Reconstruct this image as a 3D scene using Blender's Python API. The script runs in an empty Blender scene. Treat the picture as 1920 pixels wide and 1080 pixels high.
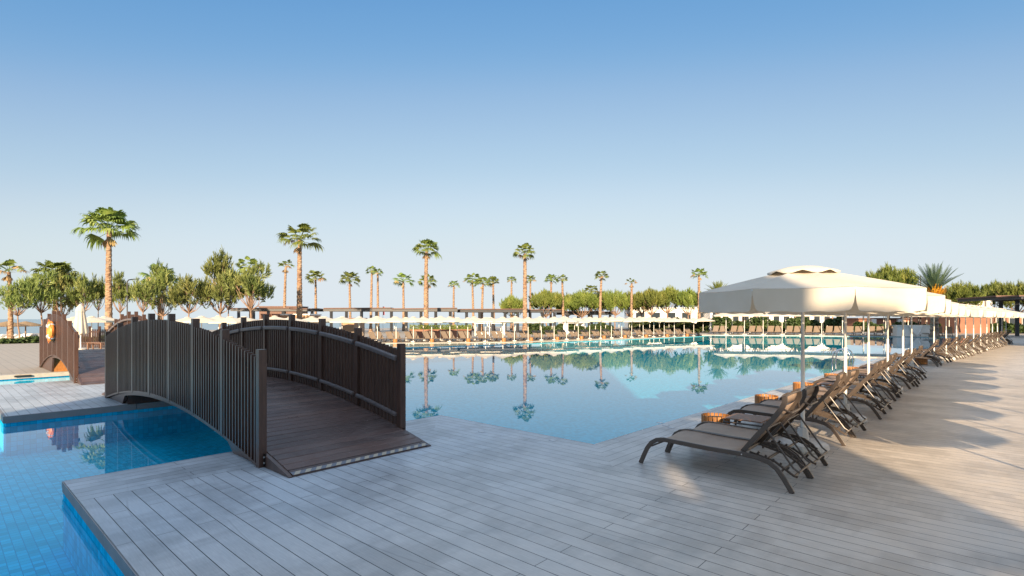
import bpy, math, random
from mathutils import Vector, Matrix, geometry
R = math.radians
scene = bpy.context.scene
col = scene.collection
F, EYE = 987.0, 1.8
VA = R(42.3); S_, C_ = math.sin(VA), math.cos(VA)

# ------------------------------------------------------------------ camera
cam_d = bpy.data.cameras.new("camera"); cam = bpy.data.objects.new("camera", cam_d); col.objects.link(cam)
cam.location = (0, 0, EYE); cam.rotation_euler = (R(90), 0, VA)
cam_d.sensor_width = 36; cam_d.lens = F/1920*36; cam_d.shift_y = 58/1920
cam_d.clip_start = 0.05; cam_d.clip_end = 20000
scene.camera = cam
# ------------------------------------------------------------------ light
SUN_EL, SUN_OFF = 17.5, 4.5          # elevation, degrees the rays run to the right of the view direction
ray_a = VA - R(SUN_OFF)
ray = Vector((-math.sin(ray_a)*math.cos(R(SUN_EL)), math.cos(ray_a)*math.cos(R(SUN_EL)), -math.sin(R(SUN_EL))))
sd = bpy.data.lights.new("sun", 'SUN'); sun = bpy.data.objects.new("sun", sd); col.objects.link(sun)
sd.energy = 4.6; sd.angle = R(0.55); sd.color = (1.0, 0.76, 0.50)
sun.rotation_euler = ray.to_track_quat('-Z', 'Y').to_euler()
w = bpy.data.worlds.new("World"); scene.world = w; w.use_nodes = True
wn = w.node_tree.nodes; wl = w.node_tree.links
bg = wn['Background']; sky = wn.new('ShaderNodeTexSky'); sky.sky_type = 'NISHITA'; sky.sun_disc = False
sky.sun_elevation = R(SUN_EL)
tosun = -ray
sky.sun_rotation = math.atan2(tosun.x, tosun.y)
sky.altitude = 0; sky.air_density = 1.0; sky.dust_density = 0.6; sky.ozone_density = 1.6
# the lowest band of the sky keeps the colour found a few degrees up (sea haze), then a tone curve per channel
wtc = wn.new('ShaderNodeTexCoord'); wsp = wn.new('ShaderNodeSeparateXYZ'); wmx = wn.new('ShaderNodeMath'); wmx.operation = 'SMOOTH_MAX'; wmx.inputs[1].default_value = 0.085; wmx.inputs[2].default_value = 0.06
wcb = wn.new('ShaderNodeCombineXYZ')
wl.new(wtc.outputs['Generated'], wsp.inputs[0]); wl.new(wsp.outputs[2], wmx.inputs[0])
wl.new(wsp.outputs[0], wcb.inputs[0]); wl.new(wsp.outputs[1], wcb.inputs[1]); wl.new(wmx.outputs[0], wcb.inputs[2]); wl.new(wcb.outputs[0], sky.inputs[0])
def vmul(src, k):
    m = wn.new('ShaderNodeVectorMath'); m.operation = 'SCALE'; wl.new(src, m.inputs[0]); m.inputs['Scale'].default_value = k; return m.outputs[0]
crv = wn.new('ShaderNodeRGBCurve')  # low ends lifted: added brightness above the frame fills the shaded deck
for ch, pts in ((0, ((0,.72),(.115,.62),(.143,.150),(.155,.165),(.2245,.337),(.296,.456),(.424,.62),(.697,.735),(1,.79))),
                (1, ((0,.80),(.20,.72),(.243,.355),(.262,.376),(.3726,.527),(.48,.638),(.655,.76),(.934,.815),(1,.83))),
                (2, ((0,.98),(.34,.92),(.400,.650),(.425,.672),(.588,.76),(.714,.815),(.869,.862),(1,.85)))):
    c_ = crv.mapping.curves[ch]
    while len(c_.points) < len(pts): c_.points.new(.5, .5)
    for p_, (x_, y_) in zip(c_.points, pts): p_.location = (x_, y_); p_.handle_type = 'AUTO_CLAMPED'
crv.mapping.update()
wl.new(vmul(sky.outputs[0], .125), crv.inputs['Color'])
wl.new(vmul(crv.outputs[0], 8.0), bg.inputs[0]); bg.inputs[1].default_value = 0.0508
scene.view_settings.view_transform = 'Standard'; scene.view_settings.look = 'None'
scene.view_settings.gamma = 1; scene.view_settings.exposure = 1.3
try:
    scene.cycles.max_bounces = 8; scene.cycles.transparent_max_bounces = 24
    scene.cycles.diffuse_bounces = 5; scene.cycles.glossy_bounces = 4
    scene.cycles.caustics_reflective = False; scene.cycles.caustics_refractive = False
except Exception: pass

# ------------------------------------------------------------------ helpers
def P(lat, D, z=0.0): return Vector((-S_*D + C_*lat, C_*D + S_*lat, z))
def G(px, py, z=0.0):
    D = F*(EYE - z)/(py - 598); return P((px - 960)/F*D, D, z)
def at(px, D, z=0.0): return P((px - 960)/F*D, D, z)
def zat(py, D): return EYE - (py - 598)*D/F

class MB:
    def __init__(s): s.v = []; s.f = []; s.m = []; s.mi = 0
    def add(s, vs, fs):
        o = len(s.v); s.v += [tuple(v) for v in vs]
        for f in fs: s.f.append([i + o for i in f]); s.m.append(s.mi)
    def obox(s, c, ax, ay, az):
        c = Vector(c); vs = []
        for i in (-1, 1):
            for j in (-1, 1):
                for k in (-1, 1): vs.append(c + ax*i + ay*j + az*k)
        s.add(vs, [(0,1,3,2),(4,6,7,5),(0,4,5,1),(2,3,7,6),(0,2,6,4),(1,5,7,3)])
    def box(s, x0, x1, y0, y1, z0, z1):
        s.obox(((x0+x1)/2, (y0+y1)/2, (z0+z1)/2), Vector(((x1-x0)/2,0,0)), Vector((0,(y1-y0)/2,0)), Vector((0,0,(z1-z0)/2)))
    def bar(s, a, b, wd, h, up=(0,0,1)):
        a, b = Vector(a), Vector(b); d = b - a; L = d.length; d.normalize(); up = Vector(up)
        sd_ = d.cross(up)
        if sd_.length < 1e-4: sd_ = Vector((1,0,0))
        sd_.normalize(); u = sd_.cross(d)
        s.obox((a+b)/2, d*L/2, sd_*wd/2, u*h/2)
    def sweep(s, pts, wd, h, side=(0,1,0), cap=True):      # rectangular section kept level to 'side'
        sv = Vector(side); rings = []; pts = [Vector(p) for p in pts]
        for i, p in enumerate(pts):
            t = (pts[min(i+1, len(pts)-1)] - pts[max(i-1, 0)]).normalized(); u = sv.cross(t).normalized()
            rings.append([p + sv*wd/2 + u*h/2, p - sv*wd/2 + u*h/2, p - sv*wd/2 - u*h/2, p + sv*wd/2 - u*h/2])
        vs = [v for r in rings for v in r]; fs = []
        for i in range(len(rings)-1):
            for k in range(4): fs.append((4*i+k, 4*i+(k+1)%4, 4*i+4+(k+1)%4, 4*i+4+k))
        if cap: fs += [(0,3,2,1), tuple(4*(len(rings)-1)+k for k in range(4))]
        s.add(vs, fs)
    def tube(s, pts, r, n=8, cap=True):
        pts = [Vector(p) for p in pts]; rr = r if isinstance(r, (list, tuple)) else [r]*len(pts)
        vs = []; fs = []; ref = None
        for i, p in enumerate(pts):
            t = (pts[min(i+1, len(pts)-1)] - pts[max(i-1, 0)]).normalized()
            if ref is None:
                ref = Vector((0,0,1)) if abs(t.z) < .9 else Vector((1,0,0))
            a = t.cross(ref).normalized(); b = a.cross(t).normalized(); ref = b
            for k in range(n):
                q = 2*math.pi*k/n; vs.append(p + (a*math.cos(q) + b*math.sin(q))*rr[i])
        for i in range(len(pts)-1):
            for k in range(n): fs.append((i*n+k, i*n+(k+1)%n, (i+1)*n+(k+1)%n, (i+1)*n+k))
        if cap: fs += [tuple(range(n))[::-1], tuple((len(pts)-1)*n + k for k in range(n))]
        s.add(vs, fs)
    def lathe(s, prof, c=(0,0,0), n=16, ph=0):
        vs = []; fs = []
        for r, z in prof:
            for k in range(n):
                q = 2*math.pi*k/n + ph; vs.append((c[0]+r*math.cos(q), c[1]+r*math.sin(q), c[2]+z))
        for i in range(len(prof)-1):
            for k in range(n): fs.append((i*n+k, i*n+(k+1)%n, (i+1)*n+(k+1)%n, (i+1)*n+k))
        if prof[0][0] > 1e-4: fs.append(tuple(range(n))[::-1])
        if prof[-1][0] > 1e-4: fs.append(tuple((len(prof)-1)*n + k for k in range(n)))
        s.add(vs, fs)
    def poly(s, pts, z=None):
        vs = [Vector((p[0], p[1], z if z is not None else p[2])) for p in pts]
        tris = geometry.tessellate_polygon([vs]); fs = []
        for t in tris:
            a, b, c = (vs[i] for i in t)
            fs.append(t if (b-a).cross(c-a).z > 0 else (t[0], t[2], t[1]))
        s.add(vs, fs)
    def wall(s, pts, z0, z1, closed=True):
        n = len(pts)
        for i in range(n if closed else n-1):
            a, b = pts[i], pts[(i+1) % n]
            s.add([(a[0],a[1],z0),(b[0],b[1],z0),(b[0],b[1],z1),(a[0],a[1],z1)], [(0,1,2,3)])
    def mesh(s, name, mats, off=None, smooth=False):
        me = bpy.data.meshes.new(name)
        vs = s.v if off is None else [(v[0]-off[0], v[1]-off[1], v[2]-off[2]) for v in s.v]
        me.from_pydata(vs, [], s.f)
        for m in (mats if isinstance(mats, list) else [mats]): me.materials.append(m)
        if isinstance(mats, list): me.polygons.foreach_set('material_index', s.m)
        if smooth: me.polygons.foreach_set('use_smooth', [True]*len(me.polygons))
        me.update(); return me
    def build(s, name, mats, parent=None, off=None, smooth=False, loc=None, bevel=0):
        o = bpy.data.objects.new(name, s.mesh(name, mats, off, smooth)); col.objects.link(o)
        if parent is not None: o.parent = parent
        if loc is not None: o.location = loc
        if bevel:
            b = o.modifiers.new('bevel', 'BEVEL'); b.width = bevel; b.segments = 2; b.limit_method = 'ANGLE'
        return o
def tag(o, label=None, cat=None, group=None, kind=None):
    if label: o['label'] = label
    if cat: o['category'] = cat
    if group: o['group'] = group
    if kind: o['kind'] = kind
    return o
def empty(name, loc, rz=0, label=None, cat=None, group=None):
    o = bpy.data.objects.new(name, None); col.objects.link(o); o.location = loc; o.rotation_euler = (0,0,rz)
    o.empty_display_size = .3
    return tag(o, label, cat, group)
def copy_tree(o, parent=None):
    c = o.copy(); col.objects.link(c)
    if parent: c.parent = parent
    for ch in [x for x in KIDS.get(o.name, list(o.children))]: copy_tree(ch, c)
    return c
KIDS = {}
ORD = ['first','second','third','fourth','fifth','sixth','seventh','eighth','ninth','tenth','eleventh','twelfth','thirteenth','fourteenth','fifteenth','sixteenth','seventeenth','eighteenth','nineteenth','twentieth','twenty-first','twenty-second','twenty-third','twenty-fourth','twenty-fifth','twenty-sixth','twenty-seventh','twenty-eighth','twenty-ninth','thirtieth']

# ------------------------------------------------------------------ materials
class NT:
    def __init__(s, name):
        s.m = bpy.data.materials.new(name); s.m.use_nodes = True; s.t = s.m.node_tree
        s.b = s.t.nodes['Principled BSDF']; s.out = s.t.nodes['Material Output']
    def n(s, t, **k):
        x = s.t.nodes.new('ShaderNode' + t)
        for a, b in k.items():
            if a.startswith('i_'):
                key = a[2:]; key = int(key) if key.isdigit() else key
                x.inputs[key].default_value = b
            else: setattr(x, a, b)
        return x
    def l(s, a, b): s.t.links.new(a, b)
    def math(s, op, a, b=None, c=None):
        x = s.n('Math', operation=op)
        for i, q in enumerate((a, b, c)):
            if q is None: continue
            if isinstance(q, (int, float)): x.inputs[i].default_value = q
            else: s.l(q, x.inputs[i])
        return x.outputs[0]
    def mix(s, f, a, b, mode='MIX'):
        x = s.n('Mix', data_type='RGBA', blend_type=mode)
        for i, q in ((0, f), (6, a), (7, b)):
            if isinstance(q, (int, float)): x.inputs[i].default_value = q
            elif isinstance(q, tuple): x.inputs[i].default_value = (*q, 1) if len(q) == 3 else q
            else: s.l(q, x.inputs[i])
        return x.outputs[2]
    def coord(s): return s.n('TexCoord').outputs['Object']
    def noise(s, vec, sc, det=4, rough=.55, out='Fac'):
        x = s.n('TexNoise'); x.inputs['Scale'].default_value = sc; x.inputs['Detail'].default_value = det; x.inputs['Roughness'].default_value = rough
        if vec is not None: s.l(vec, x.inputs['Vector'])
        return x.outputs[out]
    def scale(s, vec, xyz):
        x = s.n('Mapping'); x.inputs['Scale'].default_value = xyz; s.l(vec, x.inputs[0]); return x.outputs[0]
    def ramp(s, f, stops):
        x = s.n('ValToRGB'); e = x.color_ramp.elements
        while len(e) < len(stops): e.new(.5)
        for q, (p, c) in zip(e, stops): q.position = p; q.color = (*c, 1) if isinstance(c, tuple) else (c, c, c, 1)
        s.l(f, x.inputs[0]); return x.outputs[0]
    def bump(s, h, strength=.3, dist=.01):
        x = s.n('Bump'); x.inputs['Strength'].default_value = strength; x.inputs['Distance'].default_value = dist
        s.l(h, x.inputs['Height']); s.l(x.outputs[0], s.b.inputs['Normal'])
    def set(s, **k):
        for a, v in k.items():
            i = s.b.inputs[a.replace('_', ' ')]
            if isinstance(v, (int, float)): i.default_value = v
            elif isinstance(v, tuple): i.default_value = (*v, 1)
            else: s.l(v, i)
        return s
def simple(name, c, rough=.6, var=.15, nscale=8, metal=0, bump=0, bdist=.005, stretch=None, spec=None):
    t = NT(name); v = t.coord()
    if stretch: v = t.scale(v, stretch)
    f = t.noise(v, nscale, 5)
    lo = tuple(x*(1-var) for x in c); hi = tuple(min(1, x*(1+var)) for x in c)
    t.set(Base_Color=t.ramp(f, [(.3, lo), (.7, hi)]), Roughness=rough, Metallic=metal)
    if spec is not None: t.b.inputs['Specular IOR Level'].default_value = spec
    if bump: t.bump(t.noise(v, nscale*3, 6), bump, bdist)
    return t.m
def boards(name, axis, pitch, length, base, rough, gap=.005, stain=.35, groove=0, off=0.0, dark=(.02,.02,.022), warm=None):
    """boards running along 'axis' ('x' or 'y'), repeated across it"""
    t = NT(name); v = t.coord(); sp = t.n('SeparateXYZ'); t.l(v, sp.inputs[0])
    al, ac = (sp.outputs[0], sp.outputs[1]) if axis == 'x' else (sp.outputs[1], sp.outputs[0])
    r = t.math('DIVIDE', t.math('ADD', ac, off), pitch); row = t.math('FLOOR', r); fr = t.math('FRACT', r)
    edge = t.math('MINIMUM', fr, t.math('SUBTRACT', 1.0, fr))
    g1 = t.math('LESS_THAN', edge, gap/pitch/2)
    par = t.math('MULTIPLY', t.math('FRACT', t.math('MULTIPLY', row, .5)), .5)      # 0 or .25
    u = t.math('ADD', t.math('DIVIDE', t.math('ADD', al, 1.57), length), par)
    fu = t.math('FRACT', u); idx = t.math('FLOOR', u)
    g2 = t.math('LESS_THAN', t.math('MINIMUM', fu, t.math('SUBTRACT', 1.0, fu)), gap/length/2*.8)
    g = t.math('MAXIMUM', g1, g2)
    wn_ = t.n('TexWhiteNoise', noise_dimensions='2D'); cb = t.n('CombineXYZ'); t.l(row, cb.inputs[0]); t.l(idx, cb.inputs[1]); t.l(cb.outputs[0], wn_.inputs['Vector'])
    tint = t.ramp(wn_.outputs['Value'], [(0, tuple(x*.94 for x in base)), (.5, base), (1, tuple(min(1,x*1.05) for x in base))])
    n1 = t.noise(v, .9, 5, .6); n2 = t.noise(v, 5.5, 6, .65)
    st = t.ramp(n1, [(.46, 0.0), (.62, 1.0)])
    c = t.mix(t.math('MULTIPLY', st, stain), tint, tuple(x*.55 for x in base))
    st2 = t.ramp(n2, [(.45, 0.0), (.75, 1.0)])
    c = t.mix(t.math('MULTIPLY', st2, stain*.6), c, tuple(min(1, x*1.3) for x in base))
    if warm:                                            # damp patches that stop at the board edges, and curved scuffs
        cv = t.n('CombineXYZ'); k1 = t.math('ADD', al, t.math('MULTIPLY', t.math('SINE', t.math('MULTIPLY', row, 2.7)), .10))
        t.l(t.math('MULTIPLY', k1, 1.0), cv.inputs[0]); t.l(t.math('MULTIPLY', row, pitch*1.15), cv.inputs[1])
        dm = t.ramp(t.noise(cv.outputs[0], 1.3, 5, .62), [(.50, 0.0), (.60, 1.0)])
        c = t.mix(t.math('MULTIPLY', dm, .42), c, tuple(x*.52 for x in base))
        wv = t.n('TexWave', wave_type='RINGS'); wv.inputs['Scale'].default_value = .55; wv.inputs['Distortion'].default_value = 9; wv.inputs['Detail'].default_value = 1.5; wv.inputs['Detail Scale'].default_value = .35; t.l(v, wv.inputs[0])
        sc = t.math('MULTIPLY', t.math('GREATER_THAN', wv.outputs['Fac'], .9985), t.ramp(t.noise(v, .7, 2), [(.5, 0.0), (.6, 1.0)]))
        c = t.mix(t.math('MULTIPLY', sc, .35), c, tuple(x*.4 for x in base))
        sp2 = t.noise(v, 38, 2, .4); c = t.mix(t.math('MULTIPLY', t.math('GREATER_THAN', sp2, .74), .5), c, (.60,.60,.58))
    fine = t.noise(t.scale(v, (3, 60, 3) if axis == 'x' else (60, 3, 3)), 2.0, 4)
    c = t.mix(.12, c, t.ramp(fine, [(.3, .1), (.7, .9)]), 'OVERLAY')
    if warm:                                            # warmer tint towards +x, painting in weaker blue sky reflection there
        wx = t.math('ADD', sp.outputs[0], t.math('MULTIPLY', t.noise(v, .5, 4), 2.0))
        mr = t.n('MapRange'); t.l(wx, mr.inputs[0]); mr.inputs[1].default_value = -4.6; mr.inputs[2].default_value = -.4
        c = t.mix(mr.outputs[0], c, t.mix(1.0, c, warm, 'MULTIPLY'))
    c = t.mix(g, c, dark)
    t.set(Base_Color=c, Roughness=t.ramp(n2, [(.3, max(.05, rough-.12)), (.7, min(1, rough+.12))]))
    h = t.math('SUBTRACT', t.math('MULTIPLY', fine, .25), t.math('MULTIPLY', g, 3.0))
    if groove:
        h = t.math('ADD', h, t.math('MULTIPLY', t.math('SINE', t.math('MULTIPLY', fr, groove*2*math.pi)), .6))
    t.bump(h, .5, .004)
    return t.m
M = {}
DB = (.42, .465, .51)
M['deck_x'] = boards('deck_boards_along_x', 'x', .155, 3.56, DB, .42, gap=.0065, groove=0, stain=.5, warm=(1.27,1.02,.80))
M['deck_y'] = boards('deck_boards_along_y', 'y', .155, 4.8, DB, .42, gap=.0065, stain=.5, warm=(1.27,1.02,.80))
M['deck_fascia'] = simple('deck_fascia_boards', (.22,.22,.225), .6, .12, 4, bump=.2)
t = NT('bridge_planks'); v = t.coord(); sp = t.n('SeparateXYZ'); t.l(v, sp.inputs[0])
wn_ = t.n('TexWhiteNoise', noise_dimensions='1D'); t.l(t.math('FLOOR', t.math('DIVIDE', sp.outputs[0], .1415)), wn_.inputs['W'])
c = t.ramp(wn_.outputs['Value'], [(0, (.062,.040,.037)), (.5, (.088,.054,.048)), (1, (.125,.075,.062))])
c = t.mix(t.math('MULTIPLY', t.ramp(t.noise(v, 1.6, 6, .65), [(.48, 0.0), (.68, 1.0)]), .45), c, (.15,.12,.115))
c = t.mix(t.math('MULTIPLY', t.ramp(t.noise(t.scale(v, (9, 1.2, 9)), 2.2, 5), [(.5, 0.0), (.7, 1.0)]), .4), c, (.035,.022,.02))
c = t.mix(t.math('MULTIPLY', t.math('GREATER_THAN', t.noise(v, 30, 2), .73), .6), c, (.35,.33,.32))
t.set(Base_Color=c, Roughness=t.ramp(t.noise(v, 4, 5), [(.3, .26), (.7, .5)]))
t.bump(t.math('SINE', t.math('MULTIPLY', sp.outputs[0], 2*math.pi/.0177)), .35, .003); M['plank'] = t.m
M['bridge_deck'] = boards('bridge_deck_planks', 'y', .145, 4.1, (.066,.046,.046), .36, gap=.010, stain=.25, groove=5)
M['wpc'] = simple('brown_composite_wood', (.072,.039,.029), .34, .30, 3, bump=.25, stretch=(9,9,1), bdist=.004)
M['wpc_rail'] = simple('weathered_rail_wood', (.13,.11,.11), .38, .18, 5, bump=.2)
M['bracket'] = simple('black_steel_bracket', (.015,.015,.017), .35, .2, 8, metal=.6)
M['bolt'] = simple('galvanised_bolt', (.7,.7,.7), .35, .1, 8, metal=.8)
M['metal'] = simple('taupe_powder_coated_tube', (.075,.058,.048), .38, .12, 6)
M['white_metal'] = simple('white_painted_pole', (.78,.77,.74), .35, .05, 6)
M['chrome'] = simple('polished_steel', (.75,.76,.78), .12, .05, 6, metal=1)
M['plastic'] = simple('grey_white_plastic_base', (.55,.53,.50), .5, .12, 5)
M['black'] = simple('black_plastic', (.02,.02,.02), .5)
M['orange_wood'] = simple('honey_stained_wood', (.36,.155,.045), .5, .3, 12, bump=.2, stretch=(6,6,1))
M['dark_gap'] = simple('dark_inner_lining', (.02,.015,.012), .8)
M['slat_top'] = simple('table_slat_wood', (.23,.13,.085), .5, .25, 10, stretch=(1,12,1))
M['stone'] = simple('pale_stone_coping', (.44,.41,.36), .6, .12, 6, bump=.1)
M['paving'] = None
M['sand'] = simple('beach_sand', (.50,.44,.34), .9, .12, .5)
M['grass'] = simple('lawn_grass', (.06,.10,.025), .9, .45, 4, bump=.6, bdist=.05)
M['render_white'] = simple('white_render', (.78,.76,.72), .8, .06, .6)
M['terracotta'] = simple('terracotta_render', (.27,.125,.08), .8, .18, .8)
M['tan'] = simple('tan_render', (.40,.25,.15), .8, .08, .6)
M['dark_steel'] = simple('dark_grey_steel', (.045,.048,.055), .5, .15, 2)
M['brown_roof'] = simple('brown_timber_roof', (.15,.085,.065), .7, .25, 3, stretch=(1,6,1))
M['orange'] = simple('orange_ring_shell', (.85,.27,.05), .4, .06, 5)
M['reflective'] = simple('silver_reflective_band', (.42,.45,.50), .3, .05, 5)
M['thatch'] = simple('dry_palm_thatch', (.30,.21,.12), .9, .35, 12, bump=.8, bdist=.05)
M['cloth_white'] = simple('white_cabana_cloth', (.80,.79,.76), .8, .05, 2)
M['glass_dark'] = simple('dark_window_glass', (.03,.04,.05), .1)
M['sling_far'] = simple('taupe_sling_cloth', (.235,.185,.145), .7, .12, 2)
M['red'] = simple('red_flag_cloth', (.6,.04,.03), .7)
# sling: fine woven mesh
t = NT('taupe_woven_sling'); v = t.coord()
wv = t.n('TexWave', wave_type='BANDS', bands_direction='X'); wv.inputs['Scale'].default_value = 60; t.l(v, wv.inputs[0])
wv2 = t.n('TexWave', wave_type='BANDS', bands_direction='Y'); wv2.inputs['Scale'].default_value = 60; t.l(v, wv2.inputs[0])
t.set(Base_Color=t.ramp(t.noise(v, 3, 5), [(.3, (.27,.19,.135)), (.7, (.34,.245,.18))]), Roughness=.55)
t.bump(t.math('ADD', wv.outputs['Fac'], wv2.outputs['Fac']), .15, .001); M['sling'] = t.m
# umbrella canvas
t = NT('cream_canvas'); v = t.coord()
c = t.ramp(t.noise(v, 2.2, 5, .6), [(.3, (.66,.60,.50)), (.7, (.74,.69,.60))])
t.set(Base_Color=c, Roughness=.85); t.bump(t.noise(v, 4.0, 3), .35, .02)
tr = t.n('BsdfTranslucent'); tr.inputs[0].default_value = (.70,.60,.44,1); mx = t.n('MixShader'); mx.inputs[0].default_value = .22
t.l(t.b.outputs[0], mx.inputs[1]); t.l(tr.outputs[0], mx.inputs[2]); t.l(mx.outputs[0], t.out.inputs[0]); M['canvas'] = t.m
# plaza paving
t = NT('plaza_pavers'); v = t.coord(); bk = t.n('TexBrick'); t.l(v, bk.inputs[0])
bk.inputs['Color1'].default_value = (.37,.34,.29,1); bk.inputs['Color2'].default_value = (.40,.36,.31,1); bk.inputs['Mortar'].default_value = (.27,.25,.22,1)
bk.inputs['Scale'].default_value = 1; bk.inputs['Mortar Size'].default_value = .012; bk.inputs['Brick Width'].default_value = .6; bk.inputs['Row Height'].default_value = .3
t.set(Base_Color=t.mix(t.math('MULTIPLY', t.noise(v, 1.2, 5), .3), bk.outputs[0], (.22,.2,.18)), Roughness=.75); M['paving'] = t.m
# pool tiles
def tiles(name, base, sz, grout):
    t = NT(name); v = t.coord(); sp = t.n('SeparateXYZ'); t.l(v, sp.inputs[0])
    nn = t.n('SeparateXYZ'); t.l(t.n('NewGeometry').outputs['Normal'], nn.inputs[0]); g = None; ids = []
    for k in range(3):
        r = t.math('DIVIDE', t.math('ADD', sp.outputs[k], .033), sz); fr = t.math('FRACT', r); ids.append(t.math('FLOOR', r))
        e = t.math('LESS_THAN', fr, .07)
        e = t.math('MULTIPLY', e, t.math('LESS_THAN', t.math('ABSOLUTE', nn.outputs[k]), .7))
        g = e if g is None else t.math('MAXIMUM', g, e)
    cb = t.n('CombineXYZ')
    for k in range(3): t.l(ids[k], cb.inputs[k])
    wn_ = t.n('TexWhiteNoise', noise_dimensions='3D'); t.l(cb.outputs[0], wn_.inputs['Vector'])
    c = t.ramp(wn_.outputs['Value'], [(0, tuple(x*.82 for x in base)), (1, tuple(min(1, x*1.15) for x in base))])
    t.set(Base_Color=t.mix(g, c, grout), Roughness=.5); t.b.inputs['Specular IOR Level'].default_value = 0.0; return t.m
M['tile'] = tiles('blue_pool_tiles', (.012,.50,.78), .09, (.006,.30,.54))
M['tile_main'] = tiles('pale_blue_pool_tiles', (.006,.33,.48), .09, (.003,.28,.44))
M['tile_edge'] = tiles('teal_waterline_tiles', (.10,.42,.50), .06, (.06,.28,.36))
# water: clear, mirror by Fresnel
def water(name, bscale, bstr, tint):
    t = NT(name); v = t.coord(); t.t.nodes.remove(t.b)
    fr = t.n('Fresnel'); fr.inputs[0].default_value = 1.33
    gl = t.n('BsdfGlossy'); gl.inputs['Roughness'].default_value = .012; gl.inputs[0].default_value = (1,1,1,1)
    tp = t.n('BsdfTransparent'); tp.inputs[0].default_value = (*tint, 1)
    n1 = t.noise(t.scale(v, (1, 1, 1)), bscale, 2, .5); n2 = t.noise(v, bscale*.23, 2, .5)
    bp = t.n('Bump'); bp.inputs['Strength'].default_value = bstr; bp.inputs['Distance'].default_value = .02
    t.l(t.math('ADD', t.math('MULTIPLY', n1, .25), n2), bp.inputs['Height'])
    t.l(bp.outputs[0], gl.inputs['Normal'])
    bf = t.n('NewGeometry').outputs['Backfacing']
    mx = t.n('MixShader'); t.l(t.math('MAXIMUM', t.math('MULTIPLY', fr.outputs[0], t.math('SUBTRACT', 1.0, bf)), t.math('MULTIPLY', bf, .03)), mx.inputs[0]); t.l(tp.outputs[0], mx.inputs[1]); t.l(gl.outputs[0], mx.inputs[2])
    t.l(mx.outputs[0], t.out.inputs[0]); return t.m
M['water'] = water('still_pool_water', 3.0, .05, (.90,.985,1.0))
t = NT('sea_water'); v = t.coord()
t.set(Base_Color=(.24,.33,.37), Roughness=.4); t.bump(t.noise(t.scale(v, (1,1,1)), .4, 4), .5, .3); M['sea'] = t.m
# foliage
def leaf(name, c1, c2, c3, tr=.3, sc=.6):
    t = NT(name); v = t.coord()
    f = t.noise(v, sc, 3, .6); wnn = t.n('TexWhiteNoise', noise_dimensions='3D'); t.l(t.n('NewGeometry').outputs['Position'], wnn.inputs['Vector'])
    info = t.n('ObjectInfo').outputs['Random']
    c = t.ramp(f, [(.35, c1), (.55, c2), (.72, c3)])
    hs = t.n('HueSaturation'); t.l(c, hs.inputs['Color'])
    t.l(t.math('ADD', t.math('MULTIPLY', info, .035), .483), hs.inputs['Hue']); t.l(t.math('ADD', t.math('MULTIPLY', info, .4), .8), hs.inputs['Value'])
    t.set(Base_Color=hs.outputs[0], Roughness=.6)
    tb = t.n('BsdfTranslucent'); t.l(hs.outputs[0], tb.inputs[0]); mx = t.n('MixShader'); mx.inputs[0].default_value = tr
    t.l(t.b.outputs[0], mx.inputs[1]); t.l(tb.outputs[0], mx.inputs[2]); t.l(mx.outputs[0], t.out.inputs[0]); return t.m
M['frond'] = leaf('fan_palm_leaf', (.11,.17,.03), (.20,.27,.055), (.33,.36,.11))
M['dry'] = leaf('dry_palm_leaf', (.30,.20,.09), (.40,.28,.13), (.45,.33,.17), .2)
M['yellow'] = leaf('yellow_frond_base', (.60,.28,.02), (.70,.36,.03), (.6,.25,.02), .25)
M['date'] = leaf('blue_green_frond', (.06,.10,.05), (.09,.13,.07), (.14,.17,.09))
M['needle'] = leaf('pine_needles', (.11,.16,.04), (.23,.28,.08), (.40,.41,.15), .25, .5)
M['needle2'] = leaf('dense_pine_needles', (.09,.13,.025), (.19,.23,.045), (.31,.32,.08), .25, .45)
M['shrub'] = leaf('shrub_leaf', (.03,.055,.015), (.05,.08,.02), (.10,.13,.04), .2, 1.5)
t = NT('palm_bark'); v = t.coord()
vo = t.n('TexVoronoi'); vo.inputs['Scale'].default_value = 3.2; t.l(t.scale(v, (1,1,1.7)), vo.inputs[0])
c = t.ramp(vo.outputs['Distance'], [(.1, (.40,.29,.19)), (.5, (.28,.17,.10)), (.8, (.10,.055,.035))])
t.set(Base_Color=t.mix(.35, c, t.ramp(t.noise(v, 1.0, 3), [(.3,(.20,.11,.07)),(.7,(.48,.38,.28))])), Roughness=.9); t.bump(vo.outputs['Distance'], 1.0, .12); M['bark'] = t.m
M['pine_bark'] = simple('pine_bark', (.26,.17,.12), .9, .4, 3, bump=.8, bdist=.03)
# hazard tape
t = NT('hazard_tape'); v = t.coord(); sp = t.n('SeparateXYZ'); t.l(v, sp.inputs[0])
f = t.math('FRACT', t.math('DIVIDE', t.math('ADD', sp.outputs[1], t.math('MULTIPLY', sp.outputs[0], .8)), .13))
t.set(Base_Color=t.mix(t.math('GREATER_THAN', f, .5), (.40,.36,.29), (.15,.165,.20)), Roughness=.6); M['tape'] = t.m

def struct(name, mb, m): return tag(mb.build(name, m), kind='structure')

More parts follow.
